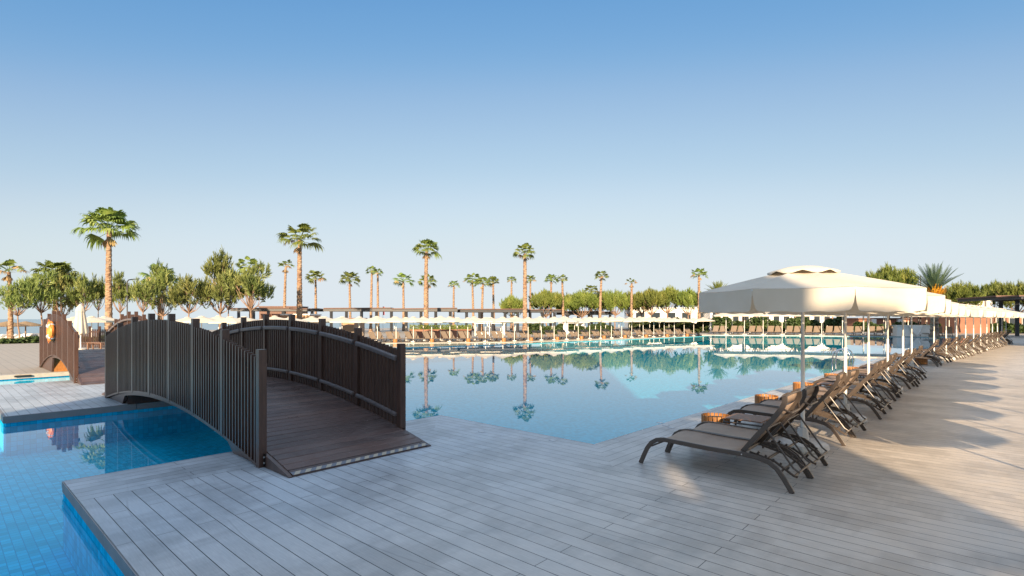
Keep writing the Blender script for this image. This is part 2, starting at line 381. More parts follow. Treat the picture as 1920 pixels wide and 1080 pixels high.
# ------------------------------------------------------------------ ground, pools
WL, WM = -.16, -.05
main_pool = [(-7.62,5.25),(-7.62,6.38),(-4.22,6.38),(-3.98,20),(-3.75,28.3),(-1.6,52.2),(-1.0,68.8),(-2.7,68.2),(-15.4,63.5),(-23.0,59.2)]
weir = [P(l_, d_) for l_, d_ in ((20.2,55.5),(11.68,48.05),(0,38.04),(-7.06,33.2),(-11.3,30.9),(-14.9,28.5))]
main_pool += [(p.x, p.y) for p in weir] + [(-24,7.5),(-13.45,6.5),(-13.45,5.25)]
left_pool = [(-7.62,5.05),(-7.62,.97),(-3.3,.97),(-3.3,-14),(-23.3,-14),(-23.3,4.9),(-20,4.9),(-20,.9),(-13.45,.9),(-13.45,5.05)]
def basin(name, poly, zf, zt, mat_):
    b = MB(); b.mi = 0; b.poly(poly, zf); b.wall(poly, zf, zt-.14); b.mi = 1; b.wall(poly, zt-.14, zt)
    return tag(b.build(name, [mat_, M['tile_edge'] if name == 'pool_basin' else mat_]), kind='structure')
basin('channel_basin', left_pool, -.74, -.10, M['tile'])
basin('pool_basin', main_pool, -1.0, -.03, M['tile_main'])
b = MB(); b.poly(left_pool, WL); struct('channel_water', b, M['water'])
b = MB(); b.poly(main_pool, WM); struct('pool_water', b, M['water'])
b = MB(); b.box(-13.46,-7.61,5.05,5.25,-1.0,-.045); struct('pool_divider', b, M['tile'])
# foreground deck: field boards plus bordering boards laid the other way
b = MB()
b.poly([(-6.66,.97),(-3.3,.97),(-3.3,-40),(70,-40),(70,69),(-1.0,68.9),(.05,68.9),(-.55,52.2),(-2.8,28.3),(-3.02,20),(-3.27,5.43),(-6.66,5.43)], 0)
b.poly([(-6.66,5.43),(-3.27,5.43),(-4.22,6.38),(-7.62,6.38)], 0)
struct('deck', b, M['deck_x'])
b = MB(); b.poly([(-7.62,.97),(-6.66,.97),(-6.66,5.43),(-7.62,6.38)], 0)
b.poly([(-4.22,6.38),(-3.27,5.43),(-3.02,20),(-2.8,28.3),(-.55,52.2),(.05,68.9),(-1.0,68.9),(-1.6,52.2),(-3.75,28.3),(-3.98,20)], 0)
struct('deck_border', b, M['deck_y'])
b = MB()
for (x0,y0),(x1,y1) in (((-7.62,.97),(-3.3,.97)),((-7.62,.97),(-7.62,6.38)),((-7.62,6.38),(-4.22,6.38))):
    d = Vector((x1-x0,y1-y0,0)).normalized(); n = Vector((0,-.02,0)) if abs(d.x)>.5 and y0<2 else (Vector((-.02,0,0)) if abs(d.y)>.5 else Vector((0,.02,0)))
    L = (Vector((x1-x0,y1-y0,0))).length; k = 0; s0 = 0
    while s0 < L:
        s1 = min(L, s0+2.1)
        b.bar(Vector((x0,y0,-.03))+n*.4+d*(s0+.004), Vector((x0,y0,-.03))+n*.4+d*(s1-.004), .012, .055)
        b.bar(Vector((x0,y0,-.09))+n*.2+d*(s0+.004), Vector((x0,y0,-.09))+n*.2+d*(s1-.004), .012, .05); s0 = s1
struct('deck_edge', b, M['deck_fascia'])
b = MB(); b.poly([(-13.45,.9),(-13.45,6.5),(-20,6.5),(-20,.9)][::-1], 0); struct('island_deck', b, M['deck_x'])
b = MB()
for (a0,a1) in (((-13.43,.88),(-13.43,2.9)),((-13.43,2.91),(-13.43,6.5))): b.box(-13.47,-13.42,a0[1],a1[1],-.125,-.003)
b.box(-20,-13.44,.86,.90,-.125,-.003)
struct('island_edge', b, M['deck_fascia'])
b = MB(); b.poly([(-23.6,-40),(-23.6,5.2),(-20,5.2),(-20,6.5),(-24,7.5),(-30.1,11.2),(-44,22),(-52.6,8),(-52.6,-60)], 0); struct('plaza', b, M['paving'])
b = MB(); b.box(-23.6,-23.24,-40,5.2,-.13,.004); b.box(-23.24,-20,4.88,5.2,-.13,.004); struct('pool_coping', b, M['stone'])
b = MB(); b.poly([(-3.3,-14),(-3.3,-40),(-23.6,-40),(-23.6,-14)], 0); struct('back_paving', b, M['paving'])
# far side: overflow edge, trough, lower deck
lo = [G(420,645,-.42), G(600,643.5,-.42), G(750,642.8,-.42), G(960,641,-.42), G(1200,633.5,-.42), G(1290,631,-.42)]
b = MB()
wp = [Vector((p.x,p.y,0)) for p in weir]
for i in range(len(wp)-1):
    a, c = wp[i], wp[i+1]; b.bar(a+Vector((0,0,-.27)), c+Vector((0,0,-.27)), .35, .5)
struct('overflow_edge', b, M['tile_edge'])
b = MB(); b.poly([(p.x,p.y) for p in [weir[0]] + list(weir[1:])] + [(p.x,p.y) for p in lo] + [(-24.3,58.4)], -.47); struct('trough_water', b, M['water'])
b = MB(); b.poly([(p.x,p.y) for p in [weir[0]] + list(weir[1:])] + [(p.x,p.y) for p in lo] + [(-24.3,58.4)], -.8); struct('trough_floor', b, M['tile'])
b = MB(); bk_ = [P(95,150), P(-10,140), P(-60,110), P(-75,80)]
b.poly([(p.x,p.y) for p in lo] + [(-24.2,58.2),(-27,63)] + [(p.x,p.y) for p in bk_], -.42); b.wall([(p.x,p.y) for p in lo], -.8, -.42, False)
struct('lounge_deck', b, M['paving'])
b = MB(); tp_ = [(-.9,68.95),(-2.7,68.25),(-15.4,63.55),(-23.0,59.25),(-24.25,58.3),(-60,140),(-60,400),(400,400),(400,-40),(70.01,-40),(70.01,68.95)]
b.poly(tp_, .0); b.wall([(-24.25,58.3),(-60,140)], -.8, 0, False); struct('terrace', b, M['paving'])
b = MB(); q = [Vector((-.9,68.95,0)),Vector((-2.7,68.25,0)),Vector((-15.4,63.55,0)),Vector((-23.0,59.25,0)),Vector((-24.25,58.3,0))]
for i in range(4): b.bar(q[i]+Vector((0,.2,-.05)), q[i+1]+Vector((0,.2,-.05)), .42, .125)
struct('far_coping', b, M['stone'])
b = MB(); b.poly([(-52.6,-60),(-52.6,8),(-44,22),(-50,27),(-60,10),(-60,-60)], .01); b.wall([(-60,-60),(-60,10),(-50,27)], -1, .01, False); struct('lawn', b, M['grass'])
b = MB(); b.poly([(-36,-200),(-36,45),(-60,120),(-130,160),(-130,-200)], -.97); b.wall([(-130,160),(-130,-200)], -2.4, -.97, False); struct('sand', b, M['sand'])
b = MB(); b.add([(-9000,-9000,-2.3),(9000,-9000,-2.3),(9000,9000,-2.3),(-9000,9000,-2.3)], [(0,1,2,3)]); struct('sea', b, M['sea'])

# ------------------------------------------------------------------ hotel that shades the near deck (behind the camera)
def hotel():
    c = P(-4.4,-19); root = empty('shading_building', c, VA, 'white hotel block behind the viewer whose shadow covers the near deck', 'building')
    W0, W1, Wg = -7.3, 6.2, 7.25
    b = MB(); b.box(W0, 3.6, -8, 4, 0, 16.9); b.build('wall', M['render_white'], root)
    b = MB(); ops = [(4.15,4.7,6.45,6.85),(5.62,5.98,7.35,7.8),(6.25,6.6,5.68,5.95)]       # added unseen wall, its step and slots shaped to cast sun patches
    xs = sorted({3.603, Wg, W1} | {o[0] for o in ops} | {o[1] for o in ops})
    for x0, x1 in zip(xs, xs[1:]):
        zt = 16.9 if x1 <= W1 else 8.6; z = 0
        for o in ops:
            if o[0] <= x0 < o[1]: b.box(x0, x1, 3.75, 4, z, o[2]); z = o[3]
        b.box(x0, x1, 3.75, 4, z, zt)
    b.build('added_shade_wall', M['render_white'], root)
    for fl in range(5):
        for k in range(3):
            x = W0+.9+k*3.2
            f = MB(); f.box(x, x+1.9, 4.0, 4.06, fl*3.1+.3, fl*3.1+2.6); o = f.build('window', M['white_metal'], root)
            g = MB(); g.box(x+.08, x+1.82, 4.06, 4.075, fl*3.1+.38, fl*3.1+2.52); g.build('pane', M['glass_dark'], o)
hotel()
def added_side_block():  # unseen block, added only to shade the far right bank
    c = P(47, 31); root = empty('shading_building', c, VA, 'low white block beyond the right edge, added unseen to shade the far right lounger row', 'building')
    b = MB(); b.box(-13, 13, -2.5, 2.5, 0, 7.6); b.build('wall', M['render_white'], root)
    b = MB(); b.box(-13.3, 13.3, -2.8, 2.8, 7.603, 7.9); b.build('roof', M['render_white'], root)
    for k in range(6):
        f = MB(); f.box(-12+k*4.1, -9.6+k*4.1, 2.5, 2.56, .9, 2.6); o = f.build('window', M['white_metal'], root)
        g = MB(); g.box(-11.9+k*4.1, -9.7+k*4.1, 2.56, 2.575, 1.0, 2.5); g.build('pane', M['glass_dark'], o)
added_side_block()

# ------------------------------------------------------------------ bridges
def bridge(name, X0, Ya, Yb, span, nb, rise, hd, ramp, peak, label, banks, tape):
    root = empty(name, (X0, (Ya+Yb)/2, 0), 0, label, 'footbridge'); off = root.location.copy()
    bay = span/nb; h = span/2; hr = h + ramp
    base = lambda s: rise*(1-((s-h)/h)**2)
    deck = lambda s: .02 + peak*(1-((s-h)/hr)**2)
    top = lambda s: base(max(0,min(span,s))) + hd + .010*s
    N = 48; ss = [-ramp + (span+2*ramp)*i/N for i in range(N+1)]
    yi, yo = Ya+.06, Yb-.06
    b = MB(); npl = int((span+2*ramp)/.142); rngp = random.Random(8)
    for i in range(npl):
        s0 = -ramp + (span+2*ramp)*i/npl + .008; s1 = -ramp + (span+2*ramp)*(i+1)/npl - .008
        z0, z1 = max(.014, deck(s0)), max(.014, deck(s1)); j = rngp.uniform(-.0015,.0015); z0 += j; z1 += j; ch = .006
        prof = [(s0,z0-ch),(s0+ch,z0),(s1-ch,z1),(s1,z1-ch),(s1,max(.003,z1-.028)),(s0,max(.003,z0-.028))]
        vs = [(X0-q, yi+rngp.uniform(0,.004), z) for q, z in prof] + [(X0-q, yo-rngp.uniform(0,.004), z) for q, z in prof]
        b.add(vs, [(k, (k+1)%6, 6+(k+1)%6, 6+k) for k in range(6)] + [(5,4,3,2,1,0), (6,7,8,9,10,11)])
    b.build('walkway', M['plank'], root, off)
    for side, y in ((-1, Ya), (1, Yb)):
        b = MB(); vs = []; y0, y1 = (yi-.05, yi-.002) if side < 0 else (yo+.002, yo+.05); fs = []
        for s in ss:
            zt = max(.01, deck(s)-.008); zb = .002 if (s < banks[0] or s > banks[1]) else max(.03, deck(s)-.24)
            vs += [(X0-s,y0,zt),(X0-s,y1,zt),(X0-s,y1,zb),(X0-s,y0,zb)]
        for i in range(N):
            for k in range(4): fs.append((4*i+k, 4*i+(k+1)%4, 4*i+4+(k+1)%4, 4*i+4+k))
        fs += [(0,1,2,3), tuple(4*N+k for k in range(4))[::-1]]
        b.add(vs, fs); b.build('side_beam', M['wpc'], root, off)
        for i in range(nb+1):
            s = i*bay; x = X0-s; a = .048
            b = MB(); b.box(x-a, x+a, y-a, y+a, base(s)-.005, top(s)); b.mi = 0
            p = b.build('post', M['wpc'], root, off, bevel=.004)
            b = MB(); b.mi = 0; zc = base(s)+.09; yc = y-side*.013
            b.box(x-a-.05, x+a+.05, yc-.007, yc+.007, zc-.075, zc+.075)
            b.mi = 1
            for zz in (-.035, .035):
                for sx in (-1, 1):
                    bx = x+sx*(a+.026); yf = yc+side*.007
                    b.tube([(bx, yf, zc+zz), (bx, yf+side*.012, zc+zz)], .011, 8)
            b.build('bracket', [M['bracket'], M['bolt']], p, off)
        npk = max(8, round((bay-.1)/.098))
        for i in range(nb):
            s0, s1 = i*bay+.048, (i+1)*bay-.048; b = MB()
            for k in range(npk):
                s = s0 + (k+.5)*(s1-s0)/npk; zt = top(s)-.115; zb = base(s)+.03
                b.box(X0-s-.0155, X0-s+.0155, y-.032+side*.012, y+.032+side*.012, zb, zt)
            b.build('picket_panel', M['wpc'], root, off)
            for nm, dz, hh, ww in (('handrail', 1.02, .075, .07), ('lower_rail', .17, .06, .055)):
                b = MB(); pts = []
                for k in range(7):
                    s = s0 + (s1-s0)*k/6; pts.append((X0-s, y-side*.062, deck(s)+dz))
                b.sweep(pts, ww, hh); b.build(nm, M['wpc_rail'], root, off, bevel=.018)
            b = MB(); b.sweep([(X0-(s0+(s1-s0)*k/4), y+side*.012, base(s0+(s1-s0)*k/4)+.01) for k in range(5)], .06, .035)
            b.build('bottom_rail', M['wpc'], root, off)
    for xs in banks:
        b = MB(); b.box(X0-xs-.02, X0-xs+.02, yi+.01, yo-.01, .003, deck(xs)-.04); b.build('abutment_board', M['orange_wood'] if not tape else M['wpc'], root, off)
    if tape:
        b = MB(); s0, s1 = -ramp+.005, -ramp+.075
        b.add([(X0-s0,yi,max(.012,deck(s0))+.004),(X0-s0,yo,max(.012,deck(s0))+.004),(X0-s1,yo,deck(s1)+.004),(X0-s1,yi,deck(s1)+.004)], [(0,1,2,3)])
        b.build('warning_tape', M['tape'], root, off)
    return root
b1 = bridge('footbridge', -6.58, 2.69, 4.75, 8.4, 7, .43, 1.43, .72, .58, 'dark slatted arched wooden footbridge in the shade, from the near deck over the blue channel', (1.0, 6.9), True)
b2 = bridge('footbridge', -18.98, 2.69, 4.75, 7.08, 7, .60, 1.44, .72, .74, 'sunlit brown arched wooden footbridge on the far left with an orange lifebuoy on its side', (1.2, 4.6), False)
# lifebuoy on the second bridge
lb = at(82, 17.1, 0); lx, ly, lz = -22.55, 2.56, zat(621, 17.2)
root = empty('lifebuoy', (lx, ly, lz), 0, 'orange lifebuoy with silver bands hung on the left side of the sunlit brown bridge', 'lifebuoy')
b = MB(); nn, mm = 40, 12; Rb, rb = .24, .10
for i in range(nn):
    q = 2*math.pi*i/nn
    for k in range(mm):
        p_ = 2*math.pi*k/mm; b.v.append(((Rb+rb*math.cos(p_))*math.cos(q), rb*.8*math.sin(p_), (Rb+rb*math.cos(p_))*math.sin(q)))
for i in range(nn):
    b.m += [0]*mm
    for k in range(mm): b.f.append([i*mm+k, i*mm+(k+1)%mm, ((i+1)%nn)*mm+(k+1)%mm, ((i+1)%nn)*mm+k])
b.build('ring', M['orange'], root, smooth=True)
for a in (45, 135, 225, 315):
    b = MB(); pts = [((Rb)*math.cos(R(a+d)), 0, Rb*math.sin(R(a+d))) for d in (-6, 0, 6)]; b.tube(pts, rb*1.03, 12); b.build('reflective_band', M['reflective'], root, smooth=True)
b = MB(); b.tube([(.36*math.cos(2*math.pi*i/32)*(1+.06*math.cos(8*math.pi*i/32)), -.05, .36*math.sin(2*math.pi*i/32)*(1+.06*math.cos(8*math.pi*i/32))) for i in range(33)], .006, 5); b.build('grab_rope', M['orange'], root)

# ------------------------------------------------------------------ sun loungers
def arc(cx, cz, r, a0, a1, n=6): return [(cx + r*math.cos(R(a0+(a1-a0)*i/n)), 0, cz + r*math.sin(R(a0+(a1-a0)*i/n))) for i in range(n+1)]
# local frame: x along the lounger, head towards +x, rear feet at x = 0
def make_lounger():
    root = empty('sun_lounger', (0,0,0))
    W = .335
    prof = [(-1.74,0,0.0),(-1.70,0,.10),(-1.655,0,.20)] + [(-1.60,0,.275),(-1.53,0,.318),(-1.44,0,.335),(-1.2,0,.328),(-.9,0,.318),(-.5,0,.318),(-.36,0,.308),(-.25,0,.280),(-.165,0,.225),(-.10,0,.14),(-.04,0,.05),(-.01,0,0)]
    for y in (-W, W):
        b = MB(); b.sweep([(x, y*(1+.06*max(0, (.30-z)/.30)) , z) for x,_,z in prof], .030, .052); b.build('side_rail', M['metal'], root, bevel=.006)
        b = MB()
        for x, z in ((-1.67,.17),(-.135,.2),(-.16,.24),(-.52,.318)): b.tube([(x, y+math.copysign(.014,y), z),(x, y+math.copysign(.019,y), z)], .007, 8)
        b.build('rivet', M['bolt'], root)
    b = MB()
    for x, z in ((-1.60,.235),(-1.5,.29)): b.tube([(x,-W,z),(x,W,z)], .012, 8)
    b.build('foot_crossbar', M['metal'], root)
    b = MB(); b.tube([(-.30,-W,.275),(-.30,W,.275)], .014, 8); b.tube([(-.14,-W,.19),(-.14,W,.19)], .012, 8); b.build('rear_crossbar', M['metal'], root)
    # seat sling, sagging between the rails
    b = MB(); xs = [(-1.56,.300),(-1.50,.330),(-1.44,.345),(-1.3,.345),(-1.1,.335),(-.9,.328),(-.7,.326),(-.53,.326)]; ny = 8; vs = []; fs = []
    for x, z in xs:
        for j in range(ny+1):
            u = j/ny*2-1; vs.append((x, u*(W-.012), z - .022*(1-u*u)))
    for i in range(len(xs)-1):
        for j in range(ny): q = i*(ny+1)+j; fs.append((q, q+1, q+ny+2, q+ny+1))
    b.add(vs, fs); o = b.build('seat_sling', M['sling'], root, smooth=True)
    sol = o.modifiers.new('thick','SOLIDIFY'); sol.thickness = .004
    # back: tubes rising at 54 degrees with a curled headrest
    H0 = Vector((-.53,0,.335)); A = R(53); d = Vector((math.cos(A),0,math.sin(A))); n_ = Vector((-d.z,0,d.x))
    bp = [H0, H0+d*.25, H0+d*.5-n_*.01, H0+d*.66-n_*.005, H0+d*.73+n_*.012, H0+d*.775+n_*.05]
    b = MB()
    for y in (-W+.05, W-.05): b.sweep([p+Vector((0,y,0)) for p in bp], .024, .05)
    tp = bp[-1]; b.tube([tp+Vector((0,-W+.05,0)), tp+Vector((.01,-.12,.012)), tp+Vector((.01,.12,.012)), tp+Vector((0,W-.05,0))], .013, 8)
    t2 = bp[3] - n_*.02; b.tube([t2+Vector((0,-W+.05,0)), t2-n_*.05+Vector((0,-.17,-.015)), t2-n_*.05+Vector((0,.17,-.015)), t2+Vector((0,W-.05,0))], .012, 8)
    b.tube([H0+Vector((0,-W,0)), H0+Vector((0,W,0))], .014, 8)
    b.build('back_frame', M['metal'], root)
    b = MB(); vs = []; fs = []; K = bp[:4]
    for i, p in enumerate(K):
        for j in range(ny+1):
            u = j/ny*2-1; q = p + n_*(.018 - .03*(1-u*u)*(.4 if i in (0,3) else 1)); vs.append((q.x, u*(W-.06), q.z))
    for i in range(len(K)-1):
        for j in range(ny): q = i*(ny+1)+j; fs.append((q, q+1, q+ny+2, q+ny+1))
    b.add(vs, fs); o = b.build('back_sling', M['sling'], root, smooth=True); sol = o.modifiers.new('thick','SOLIDIFY'); sol.thickness = .004
    b = MB(); rr = bp[3]; vs = []; fs = []
    for i, p in enumerate((bp[3]+n_*.02+d*.01, bp[4]+n_*.022, bp[5]+n_*.012)):
        for j in range(ny+1): u = j/ny*2-1; vs.append((p.x, u*(W-.07), p.z))
    for i in range(2):
        for j in range(ny): q = i*(ny+1)+j; fs.append((q, q+1, q+ny+2, q+ny+1))
    b.add(vs, fs); o = b.build('headrest', M['sling'], root, smooth=True); sol = o.modifiers.new('thick','SOLIDIFY'); sol.thickness = .008
    # prop arms and ratchet rack behind the back
    m1 = H0 + d*.36 - n_*.02; m2 = Vector((.02,0,.20))
    for y in (-W+.09, W-.09):
        b = MB(); b.tube([m1+Vector((0,y,0)), m2+Vector((-.05,y,.035)), m2+Vector((0,y*.97,0)), m2+Vector((-.01,y*.8,-.005))], .011, 7); b.build('prop_arm', M['metal'], root)
        b = MB(); b.sweep([H0+Vector((.05,y*.86,-.01)), Vector((-.22,y*.86,.265)), Vector((-.03,y*.86,.145)), Vector((.0,y*.8,.135))], .018, .022); 
        for k in range(5):
            x = -.40+k*.075; b.bar((x, y*.86, .315-k*.028), (x+.02, y*.86, .345-k*.028), .014, .022)
        b.build('ratchet_rack', M['metal'], root)
    b = MB(); b.tube([m2+Vector((0,-W+.1,0)), m2+Vector((0,W-.1,0))], .011, 7); b.build('prop_crossbar', M['metal'], root); b = MB(); b.tube([(m1.x,-W+.08,m1.z),(m1.x,W-.08,m1.z)], .011, 7); b.build('prop_crossbar', M['metal'], root)
    b = MB(); b.tube([(-.03,-W+.12,.145),(-.03,W-.12,.145)], .012, 7); b.build('prop_crossbar', M['metal'], root)
    return root
LG = make_lounger(); used = [0]
bpy.context.view_layer.update()
def put(proto, flag, loc, rz, label, cat, group):
    o = proto if not flag[0] else copy_tree(proto); flag[0] += 1
    o.location = loc; o.rotation_euler = (0,0,rz); return tag(o, label, cat, group)
# small slatted table and slatted tub
def make_table():
    root = empty('side_table', (0,0,0)); b = MB(); W, L, Hh = .24, .27, .33
    for x in (-L, L):
        b.tube([(x,-W,0),(x,-W,Hh-.03),(x,-W+.03,Hh),(x,W-.03,Hh),(x,W,Hh-.03),(x,W,0)], .014, 8)
    for y in (-W, W): b.tube([(-L,y,Hh-.03),(L,y,Hh-.03)], .012, 8)
    b.build('frame', M['metal'], root)
    b = MB()
    for k in range(7): y = -W+.02+k*(2*W-.04)/6; b.box(-L+.015, L-.015, y-.031, y+.031, Hh+.015, Hh+.033)
    b.build('top', M['slat_top'], root); return root
def make_tub():
    root = empty('slatted_tub', (0,0,0)); b = MB(); r = .2
    b.lathe([(r-.02,.02),(r-.02,.27),(r-.035,.27),(r-.035,.04),(0.001,.04)], n=20); b.build('liner', M['dark_gap'], root)
    b = MB(); n = 20
    for k in range(n):
        q = 2*math.pi*k/n; c = Vector((math.cos(q)*r, math.sin(q)*r, .16)); tn = Vector((-math.sin(q), math.cos(q), 0)); rd = Vector((math.cos(q), math.sin(q), 0))
        b.obox(c, tn*.024, rd*.008, Vector((0,0,.155)))
    b.build('slats', M['orange_wood'], root)
    return root
TB = make_table(); tbu = [0]; TUB = make_tub(); tubu = [0]

# ------------------------------------------------------------------ large umbrellas by the near deck
def make_umbrella():
    root = empty('cantilever_parasol', (0,0,0)); root.name = 'parasol'
    Rr, zr, zb, ph = 1.38, 2.17, 1.89, R(0)
    b = MB(); b.tube([(0,0,.1),(0,0,1.3)], .026, 12); b.tube([(0,0,1.28),(0,0,2.5)], .022, 12); b.build('pole', M['white_metal'], root, smooth=True)
    b = MB(); b.lathe([(.30,0),(.32,.03),(.31,.10),(.26,.13),(.08,.14),(.06,.30),(.035,.30),(.035,.14)], n=8, ph=R(22.5)); bs = b.build('base_block', M['plastic'], root)
    b = MB(); b.tube([(.045,0,.22),(.085,0,.22)], .02, 8); b.build('base_screw', M['black'], bs)
    def pt(r, q, drop=0):                                # roof surface point: straight ribs, panels sagging a little between
        k = (q % (math.pi/4))/(math.pi/4); f = math.cos(math.pi/8)/math.cos((k-.5)*math.pi/4)
        rr = r*f; s = r/Rr; z = 2.50 - .33*s**1.12 - .022*s*(1-s)*4*(1-(2*k-1)**2) - .012*s*(1-(2*k-1)**2)
        return Vector((rr*math.cos(q+ph), rr*math.sin(q+ph), z))
    b = MB()
    for e8 in range(8):
        vs = []; fs = []; nr, nq = 10, 8
        for i in range(nr+1):
            for k in range(nq+1):
                q = e8*math.pi/4 + min(.99999, k/nq)*math.pi/4 + (1e-6 if k == 0 else 0); vs.append(pt(max(.02, Rr*i/nr), q))
        for i in range(nr):
            for k in range(nq): a_ = i*(nq+1)+k; fs.append((a_, a_+nq+1, a_+nq+2, a_+1))
        b.add(vs, fs)
    cn = b.build('canopy', M['canvas'], root, smooth=True)
    b = MB()                                              # valance: eight flaps, notched at the rib ends
    for e in range(8):
        q0 = e*math.pi/4; vs = []; fs = []; n = 32
        for k in range(n+1):
            u = k/n; p = pt(Rr, q0 + u*math.pi/4*.9999 + 1e-6); edge = min(u, 1-u)
            cut = 0
            if edge < .045: cut = (.045-edge)/.045
            length = .27*(1-.30*cut**2) + .006*math.sin(u*19+e)
            out = Vector((p.x, p.y, 0)).normalized()
            inset = .02*cut if edge < .045 else 0
            uu = p + Vector((0,0,-.004))
            vs += [uu, uu + out*(.003+.005*math.sin(u*9+e*2)) + Vector((0,0,-length*.5)), uu + out*(.004+.012*math.sin(u*9+e*2+.4)) + Vector((0,0,-length))]
        for k in range(n):
            for j in range(2): a = 3*k+j; fs.append((a, a+1, a+4, a+3))
        # open the notch: pull the lowest points sideways
        tdir = (Vector(vs[-3]) - Vector(vs[0])).normalized()
        for k in range(n+1):
            u = k/n; sgn = 1 if u < .5 else -1; edge = min(u, 1-u)
            if edge < .06:
                f = (.06-edge)/.06; vs[3*k+2] = vs[3*k+2] + tdir*sgn*.018*f; vs[3*k+1] = vs[3*k+1] + tdir*sgn*.006*f
        b.add(vs, fs)
    b.build('valance', M['canvas'], cn, smooth=True)
    b = MB(); vs = []; fs = []; n = 48; prof = [(0.0,2.53),(.2,2.515),(.40,2.458)]; vs = [Vector((0,0,2.535))]
    for r_, z_ in prof[1:] + [(.445,2.443)]:
        for k in range(n):
            q = 2*math.pi*k/n; lift = .5+.5*math.cos(q*8+math.pi)     # arches between the eight tie points
            z = z_ + (.008*lift if r_ >= .4 else 0) + (-.03*(1-lift**2)-.004 if r_ > .42 else 0)
            vs.append(Vector((r_*math.cos(q), r_*math.sin(q), z)))
    for k in range(n): fs.append((0, 1+k, 1+(k+1)%n))
    for i in range(2):
        for k in range(n): a = 1+i*n; fs.append((a+k, a+n+k, a+n+(k+1)%n, a+(k+1)%n))
    b.add(vs, fs); o = b.build('vent', M['canvas'], cn, smooth=True); sol = o.modifiers.new('thick','SOLIDIFY'); sol.thickness = .004
    for k in range(8):
        q = k*math.pi/4 + 1e-6; b = MB(); b.sweep([pt(r, q)-Vector((0,0,.022)) for r in (.06,.5,1.0,1.38)], .018, .02, side=(-math.sin(q), math.cos(q), 0)); rb_ = b.build('rib', M['white_metal'], root)
        b = MB(); e = pt(.72, q)-Vector((0,0,.04)); b.bar((.03*math.cos(q), .03*math.sin(q), 1.98), e, .012, .016); b.build('strut', M['white_metal'], rb_)
    b = MB(); b.lathe([(.05,1.94),(.055,2.0),(.03,2.02)], n=12); b.lathe([(.05,2.42),(.055,2.48),(.03,2.49)], n=12); b.build('hub', M['white_metal'], root)
    return root
UM = make_umbrella(); umu = [0]
bpy.context.view_layer.update()

X_rear = -1.5; Y0 = 5.97; MOD = 2.73
L_w = .71; k = 0
rows = []
gl_ = 'taupe sling loungers lined up along the near pool edge'; gu = 'cream octagonal parasols beside the near loungers'
names_l = []
for m in range(6):
    for j in range(2):
        y = Y0 + m*MOD + j*L_w + .335
        if y > 20.6: continue
        names_l.append((X_rear + .02*math.sin(m*3+j*2), y))
n_l = len(names_l)
for i, (x, y) in enumerate(names_l):
    if i == 0: lab = 'taupe reclining sun lounger nearest the viewer, whole seat in view on the shaded deck'
    elif i == n_l-1: lab = 'taupe sun lounger ending the near group, just before the orange slatted tub'
    else: lab = f'taupe sun lounger with raised back, {ORD[i]} from the viewer in the near group'
    put(LG, used, (x + (0 if i < 2 else .05*math.sin(i*5.1)), y, 0), 0 if i < 2 else R(1.8*math.sin(i*3.7)), lab, 'sun lounger', gl_)
for m in range(6):
    yc = Y0 + m*MOD + 2.07
    if m < 6: 
        q = put(UM, umu, (-1.92+.03*math.sin(m*2), yc+.03*math.cos(m), 0), R(35.3+m*1.1),
            'large cream octagonal parasol nearest the viewer, its valance partly shaded' if m == 0 else f'cream octagonal parasol, {ORD[m]} from the viewer along the near loungers', 'parasol', gu)
    if m < 5:
        put(TB, tbu, (-2.62, yc-.02, 0), R(2*math.sin(m)), f'low slatted side table in the {ORD[m]} gap between the near lounger pairs', 'side table', 'low slatted tables between the near loungers')
        put(TUB, tubu, (-3.2+.05*math.cos(m*2), yc+.1, 0), m*.3, f'round slatted wooden tub by the water in the {ORD[m]} gap of the near loungers', 'tub', 'slatted wooden tubs along the pool edge')
# tub and turned lounger in the break of the row
p = G(1727,683); put(TUB, tubu, (p.x, p.y, 0), .2, 'sunlit orange slatted tub standing in the break between the two lounger groups', 'tub', 'slatted wooden tubs along the pool edge'); 
# second group of loungers, following the bank
def g2(i): 
    Y = 25.6 + i; X = -1.45 + (Y-25.6)*.098; return X, Y
seq = []; Y = 25.4; m = 0
while Y < 53:
    ang = math.atan(.098)
    for j in range(2): seq.append(('L', Y + j*.71 + .335))
    seq.append(('U', Y + 2.05)); Y += 2.6
il = iu = 0
for kind, Y in seq:
    X = -1.5 + (Y-25.6)*.098
    if kind == 'L':
        put(LG, used, (X+.06*math.sin(Y*3), Y, 0), -math.atan(.098)+R(2.0*math.sin(Y*5)), f'taupe sun lounger, {ORD[il]} of the farther group beyond the orange tub' if il < 30 else 'taupe sun lounger at the end of the farther group', 'sun lounger', 'taupe sling loungers of the farther group on the right'); il += 1
    else:
        put(UM, umu, (X-.4, Y, 0), R(10+iu*7 % 20), f'cream octagonal parasol, {ORD[iu]} of the farther row beyond the gap', 'parasol', 'cream octagonal parasols beside the farther loungers'); iu += 1
# further rows of parasols out of frame on the right: they throw the scalloped shade
for r_, (x0, y0, n0) in enumerate(((2.54, 5.9, 7), (6.55, 6.4, 8))):
    for k in range(n0):
        put(UM, umu, (x0+.02*math.sin(k*3), y0+k*2.73-(2.73*1 if r_ else 0), 0), R(8+3*k), f'cream parasol, {ORD[k]} of the {"middle" if r_ == 0 else "outer"} row to the right of the walkway', 'parasol', 'cream parasols in the rows right of the walkway')

